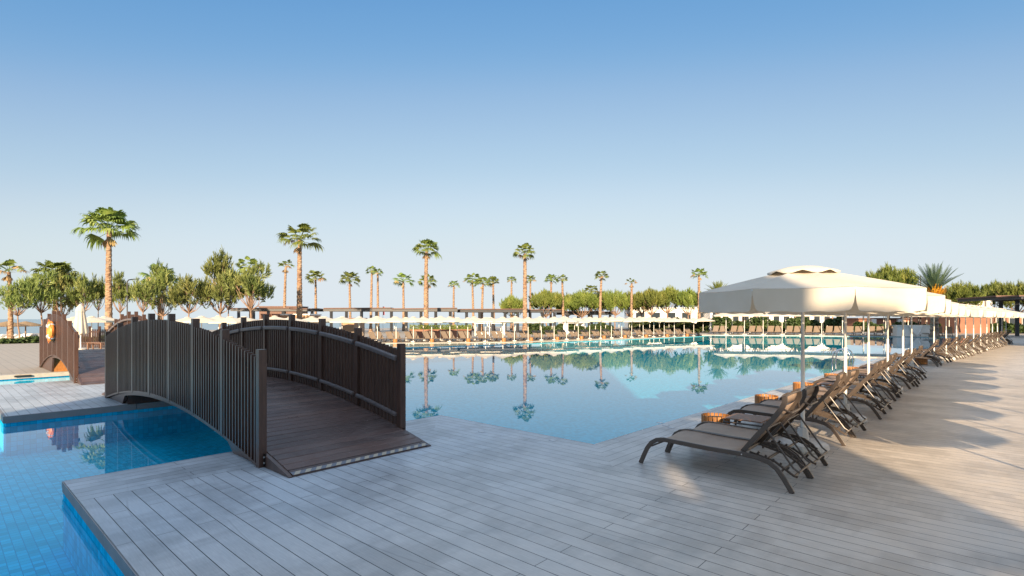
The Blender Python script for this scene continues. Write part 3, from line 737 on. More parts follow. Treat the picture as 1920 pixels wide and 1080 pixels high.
# pool ladder
p = Vector((-3.86, 21.0, 0)); root = empty('pool_ladder', p, 0, 'polished steel pool ladder with two arched grab rails at the near pool edge', 'pool ladder')
for y in (-.26, .26):
    b = MB(); pts = [(.35,y,0),(.35,y,.45)] + [(.1+.25*math.cos(R(a)), y, .52+.25*math.sin(R(a))) for a in range(0,181,20)] + [(-.16,y,.3),(-.18,y,-.9)]
    b.tube(pts, .021, 10); b.build('grab_rail', M['chrome'], root, smooth=True)
for z in (-.3,-.6,-.85):
    b = MB(); b.box(-.23,-.13,-.25,.25,z-.015,z+.015); b.build('tread', M['chrome'], root)
for i, (px, py) in enumerate(((1237,793),(1248,798),(1259,802),(903,810),(1036,826))):
    p = G(px, py); b = MB(); b.box(-.05,.05,-.035,.035,0,.006); o = b.build('marker_plate', M['reflective'], loc=p, bevel=.002)
    tag(o, f'small pale metal deck plate, {["leftmost of three together right of the pool corner","middle of three together right of the pool corner","rightmost of three together right of the pool corner","alone near the bridge","alone just left of the pool corner"][i]}', 'deck plate', 'small metal plates on the deck')
# underwater lamp, skimmer slot
root = empty('pool_light', (-5.02,.955,-.46), 0, 'round white underwater light set in the blue tiled wall near the lower left', 'pool light')
b = MB(); b.tube([(0,-.03,0),(0,.012,0)], .13, 28); b.build('bezel', M['white_metal'], root)
b = MB(); b.tube([(0,-.04,0),(0,-.028,0)], .10, 28); b.build('lens', simple('frosted_lamp_lens', (.35,.6,.75), .2), root)
p = G(41,704.5); b = MB(); b.box(-.03,.05,-.21,.21,-.028,.028); o = b.build('skimmer_slot', M['black'], loc=(-23.22, 1.95, -.05), bevel=.02); tag(o, 'black skimmer opening in the pale coping at the far left pool edge', 'skimmer')

# ------------------------------------------------------------------ far loungers and umbrellas
def far_lounger_mesh():
    b = MB(); b.mi = 0; b.box(-1.6,-.5,-.32,.32,.31,.34)
    A = R(52); H0 = Vector((-.5,0,.33)); d = Vector((math.cos(A),0,math.sin(A))); b.obox(H0+d*.42, d*.42, Vector((0,.32,0)), Vector((-d.z,0,d.x))*.015)
    b.mi = 1
    for y in (-.33,.33):
        b.sweep([(-1.72,y,0),(-1.6,y,.3),(-.4,y,.32),(-.15,y,.22),(-.02,y,0)], .04, .045); b.bar((-.15,y*.7,.75),(-.02,y*.7,.2), .03, .03)
    return b.mesh('far_lounger', [M['sling_far'], M['metal']])
FL = far_lounger_mesh()
def far_umb(kind):
    root_c = MB(); n = 8; Rr = 1.42; z0, z1, zb = 2.32, 1.98, 1.86
    vs = [Vector((0,0,z0))]
    for z, r in ((z1, Rr), (zb, Rr*1.0)):
        for k in range(n): q = 2*math.pi*k/n+.3; vs.append(Vector((r*math.cos(q), r*math.sin(q), z)))
    fs = [(0,1+k,1+(k+1)%n) for k in range(n)] + [(1+k,1+n+k,1+n+(k+1)%n,1+(k+1)%n) for k in range(n)]
    root_c.add(vs, fs)
    root_c.lathe([(.26,z0-.03),(.2,z0+.02),(.001,z0+.06)], n=8)
    p = MB(); p.tube([(0,0,.05),(0,0,z0)], .03, 6); p.lathe([(.25,0),(.25,.07),(.05,.1)], n=8)
    return root_c.mesh('far_canopy', M['canvas']), p.mesh('far_pole', M['white_metal'])
FC, FP = far_umb(0)
def place_far_umb(loc, rz, lab, grp, sc=1):
    r = empty('parasol', loc, rz, lab, 'parasol', grp); r.scale = (sc, sc, sc)
    a = bpy.data.objects.new('canopy', FC); a.parent = r; col.objects.link(a)
    c = bpy.data.objects.new('pole', FP); c.parent = r; col.objects.link(c)
def polyline(pts):
    L = [0]
    for a, b_ in zip(pts, pts[1:]): L.append(L[-1] + (b_-a).length)
    def f(s):
        for i in range(len(pts)-1):
            if s <= L[i+1] or i == len(pts)-2:
                u = (s-L[i])/(L[i+1]-L[i]); d = (pts[i+1]-pts[i]).normalized(); return pts[i].lerp(pts[i+1], u), d
    return f, L[-1]
random.seed(5)
# left-far row on the lower deck
lpts = [G(560,643.2,-.42), G(750,642.6,-.42), G(960,640.8,-.42), G(1200,633.2,-.42), G(1330,630.2,-.42)]
f, L = polyline(lpts); pitch = L/29; 
for i in range(29):
    p0, d = f((i+.5)*pitch); nrm = Vector((d.y, -d.x, 0)); nrm = nrm if nrm.x > 0 else -nrm     # towards the pool
    head = Vector((-1,.05,0)).normalized(); sd3 = Vector((.05,1,0)).normalized(); rz = math.atan2(head.y, head.x) + R(random.uniform(-3,3))
    c0 = p0 + head*2.1 - nrm*.5; c0.z = -.42
    for j in (-1, 1):
        o = bpy.data.objects.new('sun_lounger', FL); col.objects.link(o); o.location = c0 + sd3*j*.39; o.rotation_euler = (0,0,rz)
        tag(o, f'{"left" if j<0 else "right"} lounger of the {ORD[i]} pair from the bridge, in the row across the pool', 'sun lounger', 'loungers in pairs across the pool')
    q = p0 + d*pitch*.5 - nrm*1.0; place_far_umb((q.x, q.y, -.42), random.random()*.7, f'small white parasol, {ORD[i]} from the bridge in the front row across the pool', 'white parasols across the pool', random.uniform(.97,1.04))
    q = p0 + d*pitch*.1 - nrm*4.6; place_far_umb((q.x, q.y, -.42), random.random()*.7, f'small white parasol, {ORD[i]} from the bridge in the second row across the pool', 'white parasols across the pool', random.uniform(1.0,1.07))
    if i % 2 == 0:
        q = p0 + d*pitch*.5 - nrm*.5; b = MB(); b.lathe([(.2,0),(.2,.32),(.17,.32),(.17,.1),(0.001,.1)], n=10)
        o = b.build('slatted_tub', M['orange_wood'], loc=(q.x,q.y,-.42)); tag(o, f'orange wooden tub just right of the {ORD[i]} lounger pair across the pool', 'tub', 'orange tubs among the loungers across the pool')
# right-far row at pool level
rpts = [G(1318,627.4), G(1500,628.6), G(1790,631.6)]
f, L = polyline(rpts); n = 12; pitch = L/n
for i in range(n):
    p0, d = f((i+.5)*pitch); nrm = Vector((d.y, -d.x, 0)); nrm = nrm if nrm.y < 0 else -nrm; head = Vector((-.02,1,0)).normalized(); sd3 = Vector((1,.02,0)).normalized(); rz = math.atan2(head.y, head.x)
    for j in (-1, 1):
        o = bpy.data.objects.new('sun_lounger', FL); col.objects.link(o); o.location = p0 + head*2.5 + sd3*j*.40; o.rotation_euler = (0,0,rz+R(random.uniform(-3,3)))
        tag(o, f'{"left" if j<0 else "right"} lounger of the {ORD[i]} pair from the left on the far right bank', 'sun lounger', 'loungers in pairs on the far right bank')
    q = p0 + d*pitch*.5 + head*1.5; place_far_umb((q.x,q.y,0), random.random(), f'white parasol, {ORD[i]} from the left in the front row on the far right bank', 'white parasols on the far right bank', 1.12)
    q = p0 + d*pitch*.2 + head*5.5; place_far_umb((q.x,q.y,0), random.random(), f'white parasol, {ORD[i]} from the left in the rear row on the far right bank', 'white parasols on the far right bank', 1.15)
# group behind the bridges on the left
for i, (px, D) in enumerate(((138,47),(172,42),(196,50),(352,46),(378,40),(410,44),(432,38),(458,46),(515,44),(545,40),(585,48),(40,90))):
    if px == 40: continue
    p = at(px, D); place_far_umb((p.x,p.y,-.38), .2*i, f'white parasol, {ORD[i]} from the left behind the two footbridges', 'white parasols behind the footbridges', 1.0+.02*(i%3))
# closed parasol
p = G(151,656); root = empty('closed_parasol', p, 0, 'tall closed cream parasol with tied canopy standing beyond the sunlit bridge', 'parasol')
b = MB(); b.tube([(0,0,.05),(0,0,2.4)], .035, 10); b.build('pole', M['white_metal'], root)
b = MB(); b.lathe([(.35,0),(.35,.07),(.06,.1)], n=12); b.build('base', M['plastic'], root)
b = MB(); prof = [(.30,.92),(.34,1.0),(.27,1.6),(.20,2.15),(.21,2.2),(.23,2.24),(.15,2.5),(.03,2.68)]; vs = []; fs = []; n = 32
for r_, z_ in prof:
    for k in range(n): q = 2*math.pi*k/n; rr = r_*(1+.22*math.cos(8*q)*(1-(z_-.9)/2)); vs.append((rr*math.cos(q), rr*math.sin(q), z_ + (.05*math.cos(8*q) if z_ < .95 else 0)))
for i in range(len(prof)-1):
    for k in range(n): fs.append((i*n+k, i*n+(k+1)%n, (i+1)*n+(k+1)%n, (i+1)*n+k))
b.add(vs, fs); b.build('folded_canopy', M['canvas'], root, smooth=True)

# ------------------------------------------------------------------ palms
def fan_leaf(b, base, az, el, lp, ls, rng, spread=62, nseg=13, droop=.5):
    d = Vector((math.cos(az)*math.cos(el), math.sin(az)*math.cos(el), math.sin(el)))
    tip = base + d*lp; tip.z -= lp*lp*.05*droop
    side = Vector((-math.sin(az), math.cos(az), 0)); up = side.cross(d).normalized()*-1
    if up.z < 0: up = -up
    b.bar(base, tip, .05, .03)
    tilt = rng.uniform(-.5,.5); side = (side*math.cos(tilt) + up*math.sin(tilt)).normalized()
    for k in range(nseg):
        a = R(-spread + 2*spread*k/(nseg-1) + rng.uniform(-3,3)); dd = (d*math.cos(a) + side*math.sin(a)).normalized()
        L = ls*(1-.25*abs(math.sin(a)))*rng.uniform(.85,1.1); wv = side*math.cos(a) - d*math.sin(a); wd = L*.105
        p1 = tip + dd*L*.5 + up*.05*L; p2 = tip + dd*L*.82 - Vector((0,0,L*.16*droop)); p3 = tip + dd*L*.97 - Vector((0,0,L*.45*droop))
        b.add([tip+wv*wd*.25, tip-wv*wd*.25, p1-wv*wd, p1+wv*wd, p2-wv*wd*.5, p2+wv*wd*.5, p3], [(0,1,2,3),(3,2,4,5),(5,4,6)])
def crown_mesh(seed, nl, r, dry=.2, low=-15, sparse=False):
    rng = random.Random(seed); g = MB(); c0 = Vector((0,0,0))
    for i in range(nl):
        az = i*2.39996 + rng.uniform(-.3,.3); u = (i+.5)/nl; el = R(66 - (66-low)*u**.9 + rng.uniform(-13,13))
        g.mi = 1 if (u > .82 and rng.random() < dry*2.2) or rng.random() < dry*.3 else 0
        fan_leaf(g, c0+Vector((0,0,.35*(1-u))), az, el, r*.52*rng.uniform(.75,1.15), r*.48*rng.uniform(.85,1.15), rng, droop=.6+.9*u)
    g.mi = 1
    for i in range(int(nl*dry*1.2)):
        az = rng.uniform(0,6.28); fan_leaf(g, c0-Vector((0,0,.1)), az, R(rng.uniform(-75,-50)), r*.25, r*.35, rng, spread=25, nseg=5, droop=.2)
    return g.mesh('fan_palm_crown', [M['frond'], M['dry']])
CR = [crown_mesh(11, 34, 3.0, .10, -2), crown_mesh(12, 23, 3.0, .10, 0), crown_mesh(13, 22, 3.0, .10, -8), crown_mesh(14, 12, 3.0, .75, 8)]
def trunk_mesh(h, r0, r1, seed, bend=.02):
    rng = random.Random(seed); b = MB(); n = max(14, int(h*4)); pts = []; rr = []; bx, by = rng.uniform(-1,1)*bend, rng.uniform(-1,1)*bend
    for i in range(n+1):
        u = i/n; pts.append((bx*h*(u*u-u)*2, by*h*(u*u-u)*2, h*u)); r = r0*(1+.35*max(0,1-u*9)) + (r1-r0)*u; rr.append(r*(1+.09*(1 if i%2 else -1)*(.6+.4*rng.random())))
    b.tube(pts, rr, 12); return b.mesh('palm_trunk', M['bark'])
#      px, crown top y, crown half width px, D, variant, label
palms = [
 (205,391,57,55,0,'tallest fan palm on the left with a wide umbrella crown, rising beyond the sunlit bridge'),
 (562,417,46,62,2,'tall fan palm rising behind the dark bridge with one drooping leaf to the right'),
 (800,448,30,75,0,'tall fan palm left of the picture centre, its trunk crossing the pergola'),
 (984,456,27,75,1,'tall slim fan palm right of the picture centre, beside the pines'),
 (20,487,32,58,3,'ragged fan palm with tan leaves at the left edge of the picture'),
 (103,487,42,60,0,'fan palm standing behind the pines above the sunlit bridge'),
 (300,495,40,62,2,'fan palm whose crown rises from a pine right of the tallest palm'),
 (471,481,28,64,2,'fan palm behind the pines just left of the pergola roof'),
 (533,486,20,85,3,'ragged fan palm immediately left of the tall palm behind the bridge'),
 (592,505,23,95,1,'small fan palm immediately right of the tall palm behind the bridge'),
 (657,508,23,95,0,'small fan palm with flat crown standing alone beyond the pergola'),
 (695,498,13,92,2,'small fan palm with shaggy narrow crown, left one of a close pair'),
 (709,502,13,97,1,'small fan palm, right one of a close pair beyond the pergola'),
 (757,511,23,96,2,'small fan palm left of the tall central palm'),
 (801,513,23,100,1,'small fan palm directly behind the tall central palm'),
 (850,525,13,104,1,'smallest fan palm of the row beyond the pergola'),
 (888,511,20,98,2,'small fan palm with hanging dead leaf, left of the crown cluster of three'),
 (903,517,20,90,1,'fan palm with reddish trunk in the crown cluster of three'),
 (926,517,15,98,0,'small fan palm, right one of the crown cluster of three'),
 (959,517,12,104,1,'small fan palm just left of the tall slim palm'),
 (995,514,14,104,1,'small fan palm hidden partly behind the tall slim palm'),
 (1032,513,15,100,0,'small fan palm above the round pine right of the tall slim palm'),
 (1057,514,13,90,2,'shaggy fan palm with pale hanging leaves among the pines'),
 (1125,506,17,88,1,'bright green fan palm with orange leaf bases among the pines'),
 (1110,533,17,110,1,'low fan palm crown peeping over the pines'),
 (1184,521,14,90,3,'sparse fan palm with few tan leaves among the pines'),
 (1311,501,19,84,1,'fan palm immediately left of the large cream parasol'),
]
for i, (px, ty, hw, D, vr, lab) in enumerate(palms):
    p = at(px, D, -.97 if px < 500 else -.42); p.z = -.97 if px < 500 else (-.42 if px < 1150 else 0)
    ztop = zat(ty, D); r = hw*D/F; s = r/3.0; zc = ztop - 2.2*s; h = zc - p.z
    root = empty('fan_palm', p, 0, lab, 'palm tree', 'fan palms beyond the pool')
    root.rotation_euler = (R(1.3*math.sin(i*2.1)), R(1.3*math.cos(i*3.3)), 0) if ty > 480 else (0,0,0)
    r0 = .36 if ty < 480 else .26
    t_ = bpy.data.objects.new('trunk', trunk_mesh(h, r0, r0*.62, i, .015)); t_.parent = root; col.objects.link(t_)
    c = bpy.data.objects.new('crown', CR[vr]); c.parent = root; c.location = (0,0,h-.1); c.scale = (s,s,s*.88); c.rotation_euler = (0,0,i*1.7); col.objects.link(c)
# date palms
def date_crown(seed, nl, r, yellow=True):
    rng = random.Random(seed); b = MB()
    for i in range(nl):
        az = i*2.39996; u = (i+.5)/nl; el = R(82-50*u+rng.uniform(-5,5)); L = r*rng.uniform(.85,1.1)
        pts = []; 
        for k in range(9):
            t_ = k/8; e = el - R(26)*t_*t_; pts.append(Vector((math.cos(az)*math.cos(el)*L*t_, math.sin(az)*math.cos(el)*L*t_, math.sin(el)*L*t_ - .22*L*t_*t_*(1-math.sin(el)*.7))))
        b.mi = 0; b.tube(pts, [.045*(1-k/9) for k in range(9)], 4)
        side = Vector((-math.sin(az), math.cos(az), 0))
        for k in range(44):
            t_ = .12+.88*k/43; i0 = min(7, int(t_*8)); p = pts[i0].lerp(pts[i0+1], t_*8-i0); d = (pts[i0+1]-pts[i0]).normalized(); up = d.cross(side).normalized()
            if up.z < 0: up = -up
            for sg in (-1, 1):
                ll = L*.17*math.sin(math.pi*min(1, .25+t_*.72)); q = p + (side*sg*.75 + d*.6 + up*.3).normalized()*ll
                wv = d*.022
                b.add([p-wv, p+wv, q], [(0,1,2)])
    y = MB()
    if yellow:
        for i in range(260):
            az = rng.uniform(0,6.28); el = R(rng.uniform(-15,70)); L = r*.50*rng.uniform(.6,1.1)
            d = Vector((math.cos(az)*math.cos(el), math.sin(az)*math.cos(el), math.sin(el))); sd2 = Vector((-math.sin(az), math.cos(az), 0))
            for k in range(3):
                a = d*L*(k+1)/3; y.add([a-d*L*.3-sd2*.06, a-d*L*.3+sd2*.06, a+sd2*rng.uniform(-.12,.12)+Vector((0,0,rng.uniform(-.05,.12)))], [(0,1,2)])
    return b, y
for (px, ty, D, r, yl, lab) in ((1752,489,50,2.9,True,'date palm with long upright fronds and yellow orange base behind the right parasols'),
                                (1346,522,86,2.6,False,'date palm crown showing just above the large cream parasol on its left side'),
                                (1395,530,90,2.2,False,'low olive date palm crown half hidden behind the large cream parasol')):
    p = at(px, D); ztop = zat(ty, D); h = ztop - r*.98
    root = empty('date_palm', (p.x,p.y,0), 0, lab, 'palm tree', 'date palms behind the parasols')
    t_ = bpy.data.objects.new('trunk', trunk_mesh(h, .34, .30, 77+px, 0)); t_.parent = root; col.objects.link(t_)
    b, y = date_crown(px, 34, r, yl); c = b.build('crown', M['date'] if yl else M['needle2'], root); c.location = (0,0,h-.1)
    if yl: c2 = y.build('yellow_leaf_bases', M['yellow'], root); c2.location = (0,0,h-.65)

# ------------------------------------------------------------------ pines
def pine_parts(seed, cw, ch, th, ntuft, blade, umbrella, mat_, per=15):
    """cw crown half width, ch crown height, th height of the crown's underside"""
    rng = random.Random(seed); wood = MB(); lf = MB()
    lean = Vector((rng.uniform(-.1,.1), rng.uniform(-.1,.1), 0))*th
    fork = Vector((lean.x*.7, lean.y*.7, th*.78)); cc = Vector((lean.x, lean.y, th + ch*.5))
    wob = Vector((rng.uniform(-.15,.15), rng.uniform(-.15,.15), 0))
    wood.tube([(0,0,0), Vector((lean.x*.2,lean.y*.2,th*.3))+wob, Vector((lean.x*.45,lean.y*.45,th*.55))-wob*.5, fork], [.17,.145,.125,.11], 8)
    centres = []
    nc = 17
    for k in range(nc):
        az = k*2.39996+rng.uniform(-.3,.3); u = math.sqrt((k+.5)/nc); z = (rng.uniform(-.40,.15) if u > .65 else rng.uniform(-.1,.48))*(1 - .35*umbrella)
        centres.append(cc + Vector((math.cos(az)*u*cw*.86, math.sin(az)*u*cw*.86, z*ch)))
    for c in centres:
        mid = fork.lerp(c, .5) + Vector((rng.uniform(-.25,.25), rng.uniform(-.25,.25), -.12*ch)); wood.tube([fork, mid, c], [.07,.045,.015], 6)
        for q in range(3):
            e = c + Vector((rng.uniform(-1,1), rng.uniform(-1,1), rng.uniform(-.2,.6)))*cw*.28; wood.tube([mid.lerp(c,.5), e], [.028,.008], 4)
    for i in range(ntuft):
        c = centres[rng.randrange(nc)]; rr = cw*.36
        o = Vector((rng.gauss(0,1), rng.gauss(0,1), rng.gauss(0,1)))
        o = o.normalized()*rr*rng.random()**.45; o.z *= .72
        p = c + o; axis = (o.normalized()*.6 + Vector((rng.uniform(-.3,.3), rng.uniform(-.3,.3), .75))).normalized()
        L = blade*rng.uniform(.7,1.3)
        for k in range(per):
            d = (axis + Vector((rng.uniform(-1,1), rng.uniform(-1,1), rng.uniform(-1,1)))*.62).normalized(); s2 = d.cross(Vector((rng.uniform(-1,1),rng.uniform(-1,1),rng.uniform(-1,1)))).normalized()*L*.095
            q = p + axis*L*rng.uniform(-.5,.9)
            lf.add([q-s2, q+s2, q+d*L+s2*.4, q+d*L-s2*.4], [(0,1,2,3)])
    return wood.mesh('pine_trunk', M['pine_bark']), lf.mesh('pine_crown', mat_)
PV = [pine_parts(31, 3.0, 2.9, 4.6, 400, .46, 0, M['needle']), pine_parts(32, 3.0, 2.6, 4.8, 330, .46, 0, M['needle']),
      pine_parts(33, 3.0, 3.9, 3.6, 430, .48, 0, M['needle']), pine_parts(41, 3.2, 3.0, 2.6, 1350, .34, 1, M['needle2']), pine_parts(42, 3.2, 2.7, 2.8, 1250, .34, 1, M['needle2']),
      pine_parts(34, 3.0, 2.4, 4.9, 260, .48, 0, M['needle'])]
REF = [(3.0,2.9,4.6),(3.0,2.6,4.8),(3.0,3.9,3.6),(3.2,3.0,2.6),(3.2,2.7,2.8),(3.0,2.4,4.9)]
#  px, half width px, top y, D, variant, ground z, label
pines = [
 (36,30,528,54,1,-.97,'thin pine with crooked dark trunk at the far left, beside the ragged palm'),
 (82,34,512,56,0,-.97,'broad olive pine directly above the sunlit arched bridge'),
 (118,30,505,60,2,-.97,'tall bushy pine in front of the fan palm, above the sunlit bridge'),
 (154,25,515,58,1,-.97,'pine behind the closed cream parasol'),
 (184,19,517,60,5,-.97,'slender pine just left of the tallest palm trunk'),
 (228,22,515,60,0,-.97,'compact pine just right of the tallest palm trunk'),
 (268,26,520,56,5,-.97,'open pine with spreading bare lower limbs, second right of the tallest palm'),
 (306,32,498,60,2,-.97,'airy pine grown together with a fan palm'),
 (350,36,518,54,1,-.97,'round dark green pine with two leaning trunks above the dark bridge'),
 (412,40,478,56,2,-.97,'tallest pine of the left group with upright tufts'),
 (428,26,515,60,5,-.97,'small pine with bare trunk between the two tallest left pines'),
 (472,42,498,54,0,-.97,'dense pine at the right end of the left group, beside the pergola'),
 (962,24,554,88,4,-.42,'low round pine at the left end of the middle group'),
 (1024,31,543,88,3,-.42,'broad round pine right of the tall slim palm'),
 (1092,32,545,90,3,-.42,'broad pine between the shaggy palm and the orange based palm'),
 (1122,24,545,96,4,-.42,'darker pine behind the orange based palm'),
 (1152,28,544,92,4,-.42,'round pine just right of the orange based palm'),
 (1180,22,547,98,3,-.42,'pine behind the sparse tan leaved palm'),
 (1221,28,541,86,3,0,'pine with dark forked trunk right of the sparse palm'),
 (1252,30,538,88,4,0,'tall pine in the densest part of the middle group'),
 (1290,26,541,86,3,0,'pine at the left edge of the large cream parasol'),
 (1062,26,550,95,4,-.42,'low round pine filling the gap left of the orange based palm'),
 (1203,26,548,95,4,0,'rounded pine partly behind the forked pine of the middle group'),
 (1352,30,548,84,4,0,'pine partly hidden behind the left side of the large parasol'),
 (1420,32,545,84,3,0,'pine hidden behind the middle of the large parasol'),
 (1490,30,545,80,4,0,'pine hidden behind the right half of the large parasol'),
 (1560,32,540,78,3,0,'pine hidden behind the right end of the large parasol'),
 (1668,42,497,56,3,0,'large stone pine rising above the right end of the large parasol'),
 (1800,36,530,62,4,0,'wide low stone pine right of the date palm'),
 (1864,26,527,68,3,0,'stone pine with flat crown near the right edge, left of a pair'),
 (1906,32,528,64,4,0,'stone pine at the right edge of the picture'),
 (1735,20,545,70,4,0,'small dark pine behind the yellow base of the date palm'),
 (1960,36,530,62,3,0,'stone pine just outside the right edge'),
]
for i, (px, hw, ty, D, vr, gz, lab) in enumerate(pines):
    p = at(px, D); cw, ch, th = REF[vr]; sx = hw*D/F/(cw*1.10); H_ = zat(ty, D) - gz; sz = H_/(th+ch*.98+(.25 if vr in (3,4) else .7))
    root = empty('pine_tree', (p.x,p.y,gz), i*1.3, lab, 'pine tree', 'pines around the pool')
    root.scale = (sx, sx, sz)
    a = bpy.data.objects.new('trunk', PV[vr][0]); a.parent = root; col.objects.link(a)
    c = bpy.data.objects.new('crown', PV[vr][1]); c.parent = root; col.objects.link(c)

# ------------------------------------------------------------------ shrubs, hedges
def leafy_box(name, a, b_, wd, h, n, z0, lab, cat, mat_=None, leafs=.16):
    rng = random.Random(int(a.x*10)); d = (b_-a); L = d.length; d.normalize(); s = Vector((-d.y,d.x,0)); m = MB()
    for i in range(n):
        u = rng.random(); v_ = rng.uniform(-1,1); z = rng.random()**.7
        top = h*(.82+.18*math.sin(u*L*1.3)+.08*math.sin(u*L*4.1)); p = a + d*u*L + s*v_*wd/2; p.z = z0 + z*top
        x = Vector((rng.uniform(-1,1),rng.uniform(-1,1),rng.uniform(-.6,1))).normalized(); y = x.cross(Vector((rng.uniform(-1,1),rng.uniform(-1,1),rng.uniform(-1,1)))).normalized()
        l_ = leafs*rng.uniform(.6,1.4); m.add([p-x*l_, p-y*l_*.5, p+x*l_, p+y*l_*.5], [(0,1,2,3)])
    c = (a+b_)/2; o = m.build(name, mat_ or M['shrub'], off=(c.x,c.y,z0), loc=(c.x,c.y,z0)); tag(o, lab, cat)
leafy_box('hedge', at(985,76,-.42), at(1150,76,-.42), 1.3, 1.6, 5200, -.42, 'green hedge behind the parasols below the middle pines', 'hedge', leafs=.2)
leafy_box('hedge', at(1180,74), at(1330,70), 1.4, 1.9, 5200, 0, 'dark green clipped hedge behind the parasols left of the large parasol', 'hedge', leafs=.2)
leafy_box('hedge', at(1335,72), at(1580,68), 1.4, 2.1, 7000, 0, 'dark green hedge behind the lounger row on the far right bank', 'hedge', leafs=.2)
leafy_box('hedge', at(1600,74), at(1960,64), 1.2, 1.4, 6000, 0, 'low hedge in front of the brick building on the right', 'hedge', leafs=.2)
leafy_box('shrub_bed', Vector((-53.4,-20,0)), Vector((-53.2,12,0)), 1.6, .45, 6000, 0, 'low clipped green shrub bed edging the plaza at the far left', 'shrub')
# red brown planter wall with plants
a, b_ = at(768,59,-.42), at(884,60,-.42); root = empty('planter_wall', (a+b_)/2, 0, 'long reddish brown planter box with green plants behind the loungers across the pool', 'planter')
d = (b_-a); L = d.length; c = Vector(root.location); b = MB(); b.bar(a-c+Vector((0,0,.52)), b_-c+Vector((0,0,.52)), .7, 1.04); b.build('planter_box', M['terracotta'], root)
m = MB(); rng = random.Random(3); dn = d.normalized(); sn = Vector((-dn.y,dn.x,0))
for i in range(1800):
    p = a-c + dn*rng.random()*L + sn*rng.uniform(-.35,.35) + Vector((0,0,1.0+rng.random()**1.5*.55)); x = Vector((rng.uniform(-1,1),rng.uniform(-1,1),rng.uniform(0,1))).normalized()*.14; y = Vector((rng.uniform(-1,1),rng.uniform(-1,1),rng.uniform(-1,1))).normalized()*.05
    m.add([p-x,p-y,p+x,p+y], [(0,1,2,3)])
m.build('plants', M['needle2'], root)

# ------------------------------------------------------------------ pergolas, kiosks, buildings
def pergola(name, pxa, pxb, D0, D1, ztop, npost, lab, gz=-.42, roof=True, th=.42, depth=4.0):
    a, b_ = at(pxa, D0, gz), at(pxb, D1, gz); c = (a+b_)/2; root = empty(name, c, 0, lab, 'pergola'); d = (b_-a); L = d.length; d.normalize(); s = Vector((-d.y,d.x,0))
    if s.dot(P(0,1)) < 0: s = -s
    for i in range(npost):
        u = (i+.5)/npost
        for dd in (0.3,):
            q = a-c + d*u*L + s*dd; b = MB(); b.box(q.x-.17,q.x+.17,q.y-.17,q.y+.17,0,ztop-gz-th); b.build('post', M['dark_steel'], root)
    b = MB(); up = Vector((0,0,ztop-gz-th*.6)); b.bar(a-c+up+s*0.1, b_-c+up+s*.1, .2, th*.75); b.bar(a-c+up+s*(depth-.1), b_-c+up+s*(depth-.1), .2, th*.75); b.build('beam', M['dark_steel'], root)
    if roof:
        b = MB(); nseg = max(3, int(L/5))
        for i in range(nseg):
            u0, u1 = i/nseg+.004, (i+1)/nseg-.004; z = ztop-gz-th*.18 + .05*math.sin(i*2.3)
            b.bar(a-c+d*L*u0+s*depth/2+Vector((0,0,z)), a-c+d*L*u1+s*depth/2+Vector((0,0,z+.05)), depth+.3, .13)
        b.build('roof_panel', M['brown_roof'], root)
pergola('pergola', 432, 598, 80, 82, zat(577.5,81), 6, 'long dark pergola with flat grey fascia rising behind the dark bridge', th=.5, gz=-.6)
pergola('pergola', 606, 858, 82, 84, zat(577,83), 9, 'long brown roofed pergola across the centre left behind the white parasols', th=.6)
pergola('pergola', 863, 1052, 84, 88, zat(579,86), 8, 'brown roofed pergola continuing behind the tall slim palm', th=.6)
pergola('pergola', 1055, 1155, 92, 94, zat(583,93), 5, 'dark low pergola bar behind the middle pines', th=.7)
pergola('pergola', 1868, 2000, 58, 50, zat(557,55), 4, 'brown timber pergola at the right edge behind the parasols', gz=0, th=.4)
# second roof plate seen above the first pergola
a, b_ = at(484,88,-.42), at(568,88,-.42)
def kiosk(name, pxa, pxb, D, gz, ztop, mat_, lab, roofm=None, over=.3, cat='kiosk', depth=4, wins=0, cols=0):
    a, b_ = at(pxa,D,gz), at(pxb,D,gz); c = (a+b_)/2; root = empty(name, c, 0, lab, cat); d = (b_-a); L = d.length; d.normalize(); s = Vector((-d.y,d.x,0))
    if s.dot(P(0,1)) < 0: s = -s
    h = ztop-gz; b = MB(); b.obox(s*depth/2+Vector((0,0,(h-.18)/2)), d*L/2, s*depth/2, Vector((0,0,(h-.18)/2))); b.build('wall', mat_, root)
    b = MB(); b.obox(s*depth/2+Vector((0,0,h-.088)), d*(L/2+over), s*(depth/2+over), Vector((0,0,.09))); b.build('roof', roofm or mat_, root)
    for i in range(wins):
        q = -d*L/2 + d*L*(i+.5)/wins; b = MB(); wv_ = L/wins*.32; b.obox(q-s*.02+Vector((0,0,h*.5)), d*wv_, s*.035, Vector((0,0,h*.27))); o = b.build('window', M['white_metal'], root)
        b = MB(); b.obox(q-s*.03+Vector((0,0,h*.5)), d*wv_*.9, s*.035, Vector((0,0,h*.25))); b.build('pane', M['glass_dark'], o)
    for i in range(cols):
        q = -d*L/2 + d*L*(i+.5)/cols; b = MB(); b.obox(q-s*.25+Vector((0,0,h*.78-.1)), d*.35, s*.25, Vector((0,0,h*.22-.1))); b.build('column', M['render_white'], root)
kiosk('kiosk', 490, 512, 66, -.6, zat(588.5,66), M['terracotta'], 'small reddish kiosk block under the left pergola', M['terracotta'], .05)
kiosk('kiosk', 514, 580, 68, -.6, zat(588.5,68), M['tan'], 'wide tan kiosk wall under the left pergola behind the bridge', M['render_white'], .1)
kiosk('kiosk', 640, 664, 56, -.42, zat(596,56), M['tan'], 'small tan bar kiosk with brown roof behind the first white parasol', M['brown_roof'], .25)
kiosk('roof_lantern', 486, 560, 90, -.6, zat(574,90), M['brown_roof'], 'raised brown roof seen above the left pergola', M['brown_roof'], .1, cat='roof')
